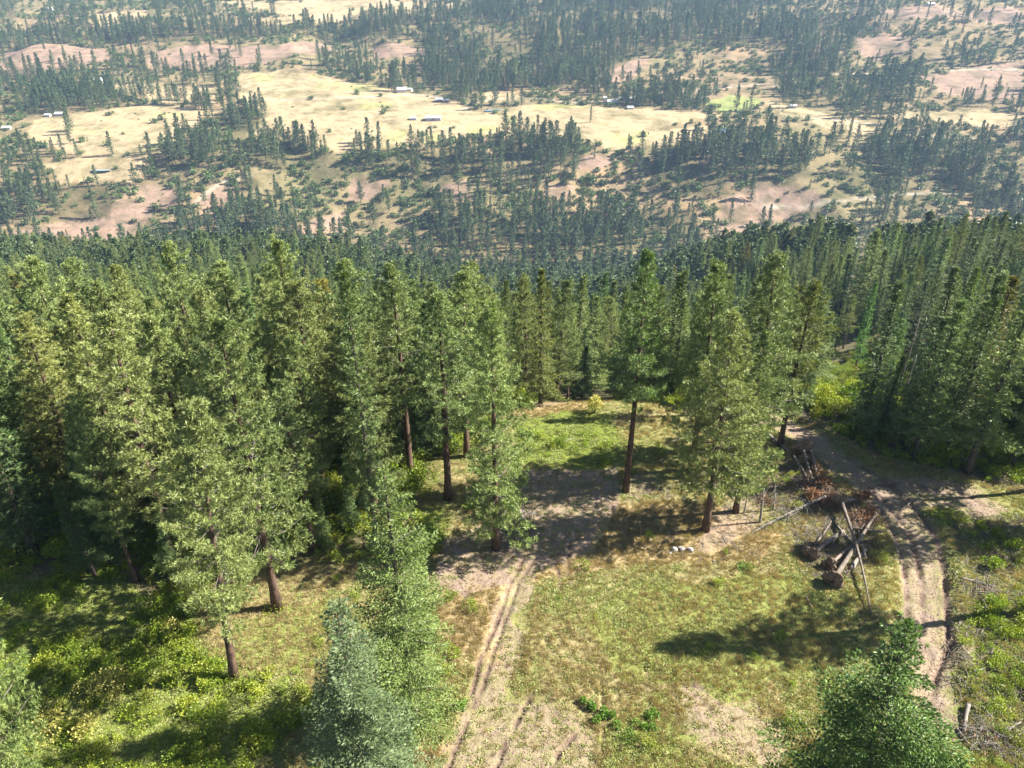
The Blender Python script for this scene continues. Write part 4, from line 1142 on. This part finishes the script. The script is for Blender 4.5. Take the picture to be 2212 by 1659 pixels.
log('fallen_log', (1812, 1098), (1882, 1336), 0.21, 0.05, 'dark tapering trunk lying across the other logs and pointing to the camera', root=0.8, z0=1.1, z1=0.12, seed=5, branches=34, blen=0.8, sag=-0.25)
log('fallen_log', (1780, 1086), (1618, 1155), 0.15, 0.05, 'bleached thin dead tree with curled branches lying left of the log heap', 'grey', z0=0.9, seed=6, branches=70, blen=1.7)
log('fallen_log', (1835, 1090), (1698, 1053), 0.17, 0.09, 'thin brown log reaching left across the top of the log heap', z0=0.9, seed=7, branches=12)
log('fallen_log', (1815, 1096), (1872, 1086), 0.2, 0.14, 'short pale log at the upper end of the log heap', 'grey', z0=0.9, z1=0.9, seed=8, branches=16, needles=240)
log('fallen_log', (1770, 1108), (1752, 1075), 0.13, 0.08, 'rust needled treetop in the middle of the log heap', z0=0.5, seed=9, branches=20, needles=420)
log('fallen_log', (1858, 1150), (1880, 1110), 0.12, 0.07, 'rust needled branch top at the right end of the log heap', z0=0.4, seed=10, branches=20, needles=300)
log('fallen_log', (1730, 985), (1762, 1062), 0.19, 0.12, 'dark log with a torn root plate in the shaded stack above the heap', root=1.1, z0=1.0, z1=0.2, seed=11, branches=30)
log('fallen_log', (1748, 985), (1778, 1060), 0.22, 0.16, 'right dark log of the shaded stack above the heap', z0=0.8, z1=0.2, seed=12, branches=18, needles=160)
log('fallen_log', (1712, 1000), (1748, 1050), 0.18, 0.12, 'left dark log of the shaded stack above the heap', z0=0.9, z1=0.25, seed=13, branches=16)
log('fallen_log', (1655, 940), (1705, 978), 0.2, 0.14, 'grey log in the bank between the yellowish pine and the stacked logs', 'grey', seed=14, branches=6)
log('fallen_log', (1118, 1108), (1138, 1148), 0.24, 0.2, 'dark charred log leaning beside the reddish pine trunk', z0=0.9, seed=15, branches=10)
log('fallen_log', (1085, 1075), (1092, 1140), 0.16, 0.1, 'grey branch wood propped right of the reddish pine trunk', 'grey', z0=0.6, seed=16, branches=36, blen=1.2)
log('fallen_log', (2090, 1527), (2083, 1580), 0.17, 0.13, 'short pale log on end in the slash at lower right', 'grey', z0=0.35, seed=17)
log('fallen_log', (2118, 1532), (2142, 1556), 0.08, 0.06, 'thin bleached stick in the slash at lower right', 'grey', seed=18)
log('fallen_log', (2068, 1570), (2100, 1620), 0.09, 0.05, 'bleached forked stick near the lower right corner', 'grey', seed=19, branches=8)
log('fallen_log', (2148, 1600), (2205, 1560), 0.12, 0.06, 'brushy grey treetop in the slash at lower right', 'grey', seed=20, branches=50, blen=1.3)
log('fallen_log', (2100, 1455), (2145, 1440), 0.07, 0.04, 'thin stick beside the dark hollow right of the road', 'grey', seed=21, branches=8)
log('fallen_log', (2075, 1255), (2150, 1268), 0.12, 0.06, 'grey slash pole lying right of the road below the pale clump', 'grey', seed=22, branches=30, blen=1.1)
log('fallen_log', (1985, 1065), (1945, 1100), 0.12, 0.09, 'straight pale pole lying along the road rut', 'grey', seed=23)
log('fallen_log', (990, 1244), (1007, 1256), 0.05, 0.04, 'small dark stick on the dirt left of the ruts', seed=24)
log('fallen_log', (1740, 1290), (1752, 1312), 0.09, 0.08, 'stubby stick in the grass left of the largest root ball', seed=25)
log('fallen_log', (1600, 1000), (1650, 1012), 0.06, 0.03, 'white bare branch on the ground behind the dead poles', 'grey', seed=26, branches=6)
log('fallen_log', (2120, 1150), (2205, 1190), 0.13, 0.07, 'dark slash log in the shade at the right edge', seed=27, branches=24)
log('fallen_log', (1500, 930), (1440, 960), 0.08, 0.04, 'thin bleached branch in the grass behind the pine clump', 'grey', seed=28, branches=14)
log('fallen_log', (1190, 965), (1235, 948), 0.08, 0.05, 'grey stick in the yellow green grass at the far end', 'grey', seed=29, branches=6)

for i_, (p0_, p1_, r_, lab_) in enumerate([
        ((1842, 1178), (1795, 1120), 0.15, 'grey barked log slanting under the dark tapering trunk'), ((1760, 1180), (1800, 1118), 0.12, 'thin dark log just above the left root ball'),
        ((1905, 1160), (1832, 1140), 0.14, 'dark log reaching from the heap towards the road'), ((1868, 1215), (1850, 1125), 0.1, 'thin grey pole lying along the right side of the heap'),
        ((1700, 1120), (1760, 1090), 0.09, 'thin broken pole left of the rust needled treetop'), ((1775, 1072), (1850, 1062), 0.12, 'dark log behind the upper end of the heap'),
        ((1795, 1010), (1770, 1055), 0.11, 'bark stripped log right of the shaded stack'), ((1720, 1058), (1700, 1020), 0.1, 'short dark log left of the shaded stack')]):
    log('fallen_log', p0_, p1_, r_, r_ * 0.6, lab_, 'grey' if i_ % 3 == 0 else 'log', z0=0.25 + 0.1 * (i_ % 4), seed=40 + i_, branches=18, blen=1.1)

def brush(px, py, rad, hgt, n, label, seed, needles=200, mat='log'):
    g = np.random.default_rng(990 + seed); q = ground(px, py); r = empty('brush_pile', q); segs = []
    for _ in range(n):
        o = np.append(g.normal(0, rad * 0.45, 2), g.uniform(0, hgt * 0.6)); A = g.uniform(0, 6.28); l = g.uniform(0.5, 1.8)
        v = np.array([math.cos(A), math.sin(A), g.uniform(-0.15, 0.5)]); m_ = o + v * l * 0.5; e = m_ + (v + g.normal(0, 0.35, 3)) * l * 0.5
        rr = g.uniform(0.012, 0.05); segs += [(o, m_, rr, rr * 0.7), (m_, e, rr * 0.7, 0.006)]
    tv, tf = tubes(segs, 4); link('branches', tri_mesh('branches', tv, tf, [M[mat]], smooth=True), r)
    P = np.column_stack([g.normal(0, rad * 0.5, (needles, 2)), g.uniform(0.05, hgt, needles)])
    V, Fc, v = blades(P, unit(g.normal(size=(needles, 3))), 8, 0.3, 0.05, 0.8, g)
    link('dead_needles', tri_mesh('dead_needles', V, Fc, [M['deadn']], attrs={'v': v}), r)
    tag(r, label, 'brush pile', 'brush piles in the clearing')
brush(1792, 1082, 1.7, 1.0, 130, 'rusty brush pile at the upper end of the log heap', 1)
brush(1856, 1128, 1.4, 0.9, 110, 'dark tangled branches at the right of the log heap', 2, 120)
brush(1745, 1048, 1.3, 0.9, 100, 'dark tangled branches at the foot of the shaded log stack', 3, 60)
brush(1122, 1132, 1.4, 0.9, 120, 'small dark debris pile right of the reddish pine trunk', 4, 30)
brush(2140, 1290, 1.6, 0.6, 110, 'grey branch pile right of the road near the pale clump', 5, 30, 'grey')
brush(2130, 1600, 1.7, 0.6, 120, 'grey branch pile in the lower right corner', 6, 30, 'grey')
brush(1655, 1085, 1.1, 0.5, 70, 'scattered branches among the standing dead poles', 7, 90)

def pole(px, py, h, tilt, label, r0=0.13, mat='grey', seed=0, nbr=10):
    g = np.random.default_rng(950 + seed); q = ground(px, py); r = empty('dead_pole', q)
    zs = np.linspace(-0.3, h, 8); pts = np.column_stack([zs * tilt[0] + 0.03 * np.sin(zs), zs * tilt[1], zs])
    V, Fm = path_tube(pts, r0 * (1 - 0.6 * np.clip(zs / h, 0, 1)), 8, 0.06, g)
    link('trunk', tri_mesh('trunk', V, Fm, [M[mat]], smooth=True), r)
    segs = []
    for k in range(nbr):
        z = g.uniform(0.35, 1) * h; o = np.array([z * tilt[0], z * tilt[1], z]); A = g.uniform(0, 6.28); l = g.uniform(0.3, 0.9)
        segs.append((o, o + np.array([math.cos(A) * l, math.sin(A) * l, g.uniform(-0.3, 0.1)]), 0.018, 0.006))
    tv, tf = tubes(segs, 4); link('branches', tri_mesh('branches', tv, tf, [M[mat]], smooth=True), r)
    tag(r, label, 'snag')
pole(1641, 1128, 4.4, (-0.05, 0.02), 'middle broken dead pole beside the pine clump, the thickest of three', 0.16, seed=1)
pole(1607, 1108, 4.6, (0.0, 0.02), 'left slender dead pole beside the pine clump', 0.09, seed=2)
pole(1670, 1102, 3.4, (-0.10, 0.0), 'right dead pole with stubby twigs, nearest the log heap', 0.11, seed=3, nbr=26)
pole(1768, 1190, 4.6, (0.0, 0.0), 'thin white dead stem standing in front of the log heap', 0.06, seed=4)
pole(1931, 872, 13.0, (0.02, 0.0), 'taller bleached bare snag in the right hand forest', 0.15, seed=5, nbr=30)
pole(1944, 882, 8.0, (0.02, 0.0), 'shorter bleached snag beside the taller one', 0.12, seed=6, nbr=20)

def rock(px, py, r_, label, seed):
    g = np.random.default_rng(970 + seed); q = ground(px, py)
    import bmesh
    bm = bmesh.new(); bmesh.ops.create_icosphere(bm, subdivisions=2, radius=1)
    sx = g.uniform(0.8, 1.25, 3) * np.array([1, 0.85, 0.72])
    cuts = unit(g.normal(size=(9, 3)))
    for v in bm.verts:
        p = np.array(v.co)
        for c_ in cuts:
            e = p @ c_ - 0.72
            if e > 0: p = p - c_ * e * 0.9
        v.co = p * sx * r_
    me = bpy.data.meshes.new('rock'); bm.to_mesh(me); bm.free(); me.materials.append(M['rock'])
    o = link('rock', me, loc=q + np.array([0, 0, r_ * 0.35])); tag(o, label, 'rock', 'rocks below the pine clump')
rock(1457, 1190, 0.42, 'left rock of three below the pine clump, partly dark', 1)
rock(1472, 1188, 0.38, 'middle brownish rock of three below the pine clump', 2)
rock(1490, 1190, 0.46, 'right pale rock of three below the pine clump', 3)
rock(1447, 1196, 0.2, 'smallest rock at the left of the three pale rocks', 4)

# ------------------------------------------------------------------ farm buildings across the valley
def building(px, py, w, d, hgt, rotz, wall, roof, label, roof_h=None, name='farmhouse', windows=3, chimney=False):
    q = ground(px, py); r = empty(name, (q[0], q[1], q[2] - 0.8)); r.rotation_euler = (0, 0, rotz)
    hgt += 0.8; rh = roof_h or 0.26 * d; t = 0.25
    V = [(-w/2, -d/2, 0), (w/2, -d/2, 0), (w/2, d/2, 0), (-w/2, d/2, 0), (-w/2, -d/2, hgt), (w/2, -d/2, hgt), (w/2, d/2, hgt), (-w/2, d/2, hgt), (-w/2, 0, hgt + rh), (w/2, 0, hgt + rh)]
    F3 = [(0, 1, 5), (0, 5, 4), (1, 2, 6), (1, 6, 5), (2, 3, 7), (2, 7, 6), (3, 0, 4), (3, 4, 7), (4, 8, 7), (5, 6, 9)]
    link('wall', tri_mesh('wall', V, F3, [M[wall]]), r)
    o_ = 0.6; e = rh / (d / 2) * o_; z0 = hgt + 0.06
    V = []
    for zz in (z0, z0 + t): V += [(-w/2-o_, -d/2-o_, zz - e), (w/2+o_, -d/2-o_, zz - e), (w/2+o_, 0, zz + rh), (-w/2-o_, 0, zz + rh), (w/2+o_, d/2+o_, zz - e), (-w/2-o_, d/2+o_, zz - e)]
    F4 = [(6, 7, 8, 9), (9, 8, 10, 11), (3, 2, 1, 0), (5, 4, 2, 3), (0, 1, 7, 6), (4, 5, 11, 10), (1, 2, 8, 7), (2, 4, 10, 8), (3, 0, 6, 9), (5, 3, 9, 11)]
    rf = link('roof', tri_mesh('roof', V, F4, [M[roof]]), r)
    def box(nm, x0, x1, y0, y1, za, zb, mat, par):
        B = [(x0, y0, za), (x1, y0, za), (x1, y1, za), (x0, y1, za), (x0, y0, zb), (x1, y0, zb), (x1, y1, zb), (x0, y1, zb)]
        return link(nm, tri_mesh(nm, B, [(3, 2, 1, 0), (4, 5, 6, 7), (0, 1, 5, 4), (1, 2, 6, 5), (2, 3, 7, 6), (3, 0, 4, 7)], [M[mat]]), par)
    for k in range(windows):
        xx = -w/2 + w * (k + 0.7) / (windows + 0.6)
        box('window', xx - 0.7, xx + 0.7, -d/2 - 0.06, -d/2 + 0.1, 0.8 + 1.0, 0.8 + 2.2, 'glass', r)
    if name == 'barn': box('door', -w * 0.1, w * 0.1, -d/2 - 0.08, -d/2 + 0.1, 0.8, 0.8 + min(3.4, hgt - 1.0), 'brownwall', r)
    else: box('door', w/2 - 1.6, w/2 - 0.6, -d/2 - 0.06, -d/2 + 0.1, 0.8, 2.9, 'brownwall', r)
    if chimney: box('chimney', w * 0.2, w * 0.2 + 0.9, -0.5, 0.4, hgt + rh * 0.6, hgt + rh + 1.3, 'rock', rf)
    tag(r, label, 'barn' if name == 'barn' else 'shed' if name == 'shed' else 'house')
building(868, 199, 17, 12, 5.5, 0.2, 'white', 'metalroof', 'white farmhouse among dark trees on the upper meadow', chimney=True)
building(885, 196, 9, 7, 3.2, -0.3, 'white', 'metalroof', 'small white outbuilding right of the white farmhouse', name='shed', windows=1)
building(936, 259, 25, 11, 4.2, 0.03, 'barnwall', 'metalroof', 'long metal barn with a pale roof standing in the straw meadow', name='barn', windows=0, roof_h=2.6)
building(893, 258, 10, 7, 2.8, 0.05, 'barnwall', 'metalroof', 'low metal shed left of the long barn', name='shed', windows=1)
building(948, 219, 13, 9, 3.5, 0.3, 'brownwall', 'barnwall', 'grey roofed farm building below the wooded slope', windows=2)
building(965, 220, 9, 7, 3.0, -0.2, 'brownwall', 'metalroof', 'smaller pale roofed building beside the grey farm building', name='shed', windows=1)
building(1322, 224, 18, 10, 4.5, 0.1, 'white', 'metalroof', 'white house at the upper edge of the yellow field', windows=3)
building(1351, 216, 22, 8, 3.2, -0.08, 'white', 'metalroof', 'long low white building behind the white house', windows=3)
building(1361, 235, 10, 7, 2.8, 0.1, 'white', 'metalroof', 'small white shed at the corner of the yellow field', name='shed', windows=1)
building(1306, 216, 7, 6, 4.2, 0.2, 'white', 'metalroof', 'small white cottage half behind a round tree', windows=1)
building(216, 178, 16, 11, 6.0, -0.15, 'white', 'metalroof', 'two storey white house at the edge of the far left forest', windows=3, chimney=True)
building(130, 249, 14, 8, 3.2, 0.1, 'white', 'metalroof', 'white house below the far left forest', windows=2)
building(104, 251, 9, 6, 2.6, -0.1, 'white', 'metalroof', 'small white shed left of the low white house', name='shed', windows=1)
building(15, 279, 12, 8, 3.0, 0.2, 'white', 'metalroof', 'white roofed house at the left picture edge', windows=1)
building(1556, 288, 17, 10, 4.0, 0.0, 'brownwall', 'blueroof', 'blue roofed house among scattered pines on the near side of the meadow', windows=3)
building(1712, 232, 12, 7, 3.0, 0.1, 'white', 'metalroof', 'lone white building right of the bright green field', windows=2)
building(2010, 12, 16, 9, 4.0, 0.1, 'white', 'metalroof', 'white house on the bare hill at the top right', windows=2)
building(108, 22, 18, 9, 4.0, 0.0, 'white', 'metalroof', 'pale house among trees at the top left', windows=2)

# ------------------------------------------------------------------ summer haze over the valley
def haze():
    x0, x1, y0, y1, z0, z1 = -30000, 30000, -2000, 13500, -420, 64
    V = [(x0, y0, z0), (x1, y0, z0), (x1, y1, z0), (x0, y1, z0), (x0, y0, z1), (x1, y0, z1), (x1, y1, z1), (x0, y1, z1)]
    Fm = [(3, 2, 1, 0), (4, 5, 6, 7), (0, 1, 5, 4), (1, 2, 6, 5), (2, 3, 7, 6), (3, 0, 4, 7)]
    m, nt, out = new_mat('haze')
    v = N(nt, 'ShaderNodeVolumePrincipled')
    v.inputs['Color'].default_value = (0.47, 0.70, 1.0, 1); v.inputs['Density'].default_value = 0.00007
    v.inputs['Anisotropy'].default_value = 0.1
    nt.links.new(v.outputs[0], out.inputs['Volume'])
    o = link('haze', tri_mesh('haze', V, Fm, [m])); tag(o, 'thin pale blue haze over the valley', 'haze', kind='stuff')
haze()
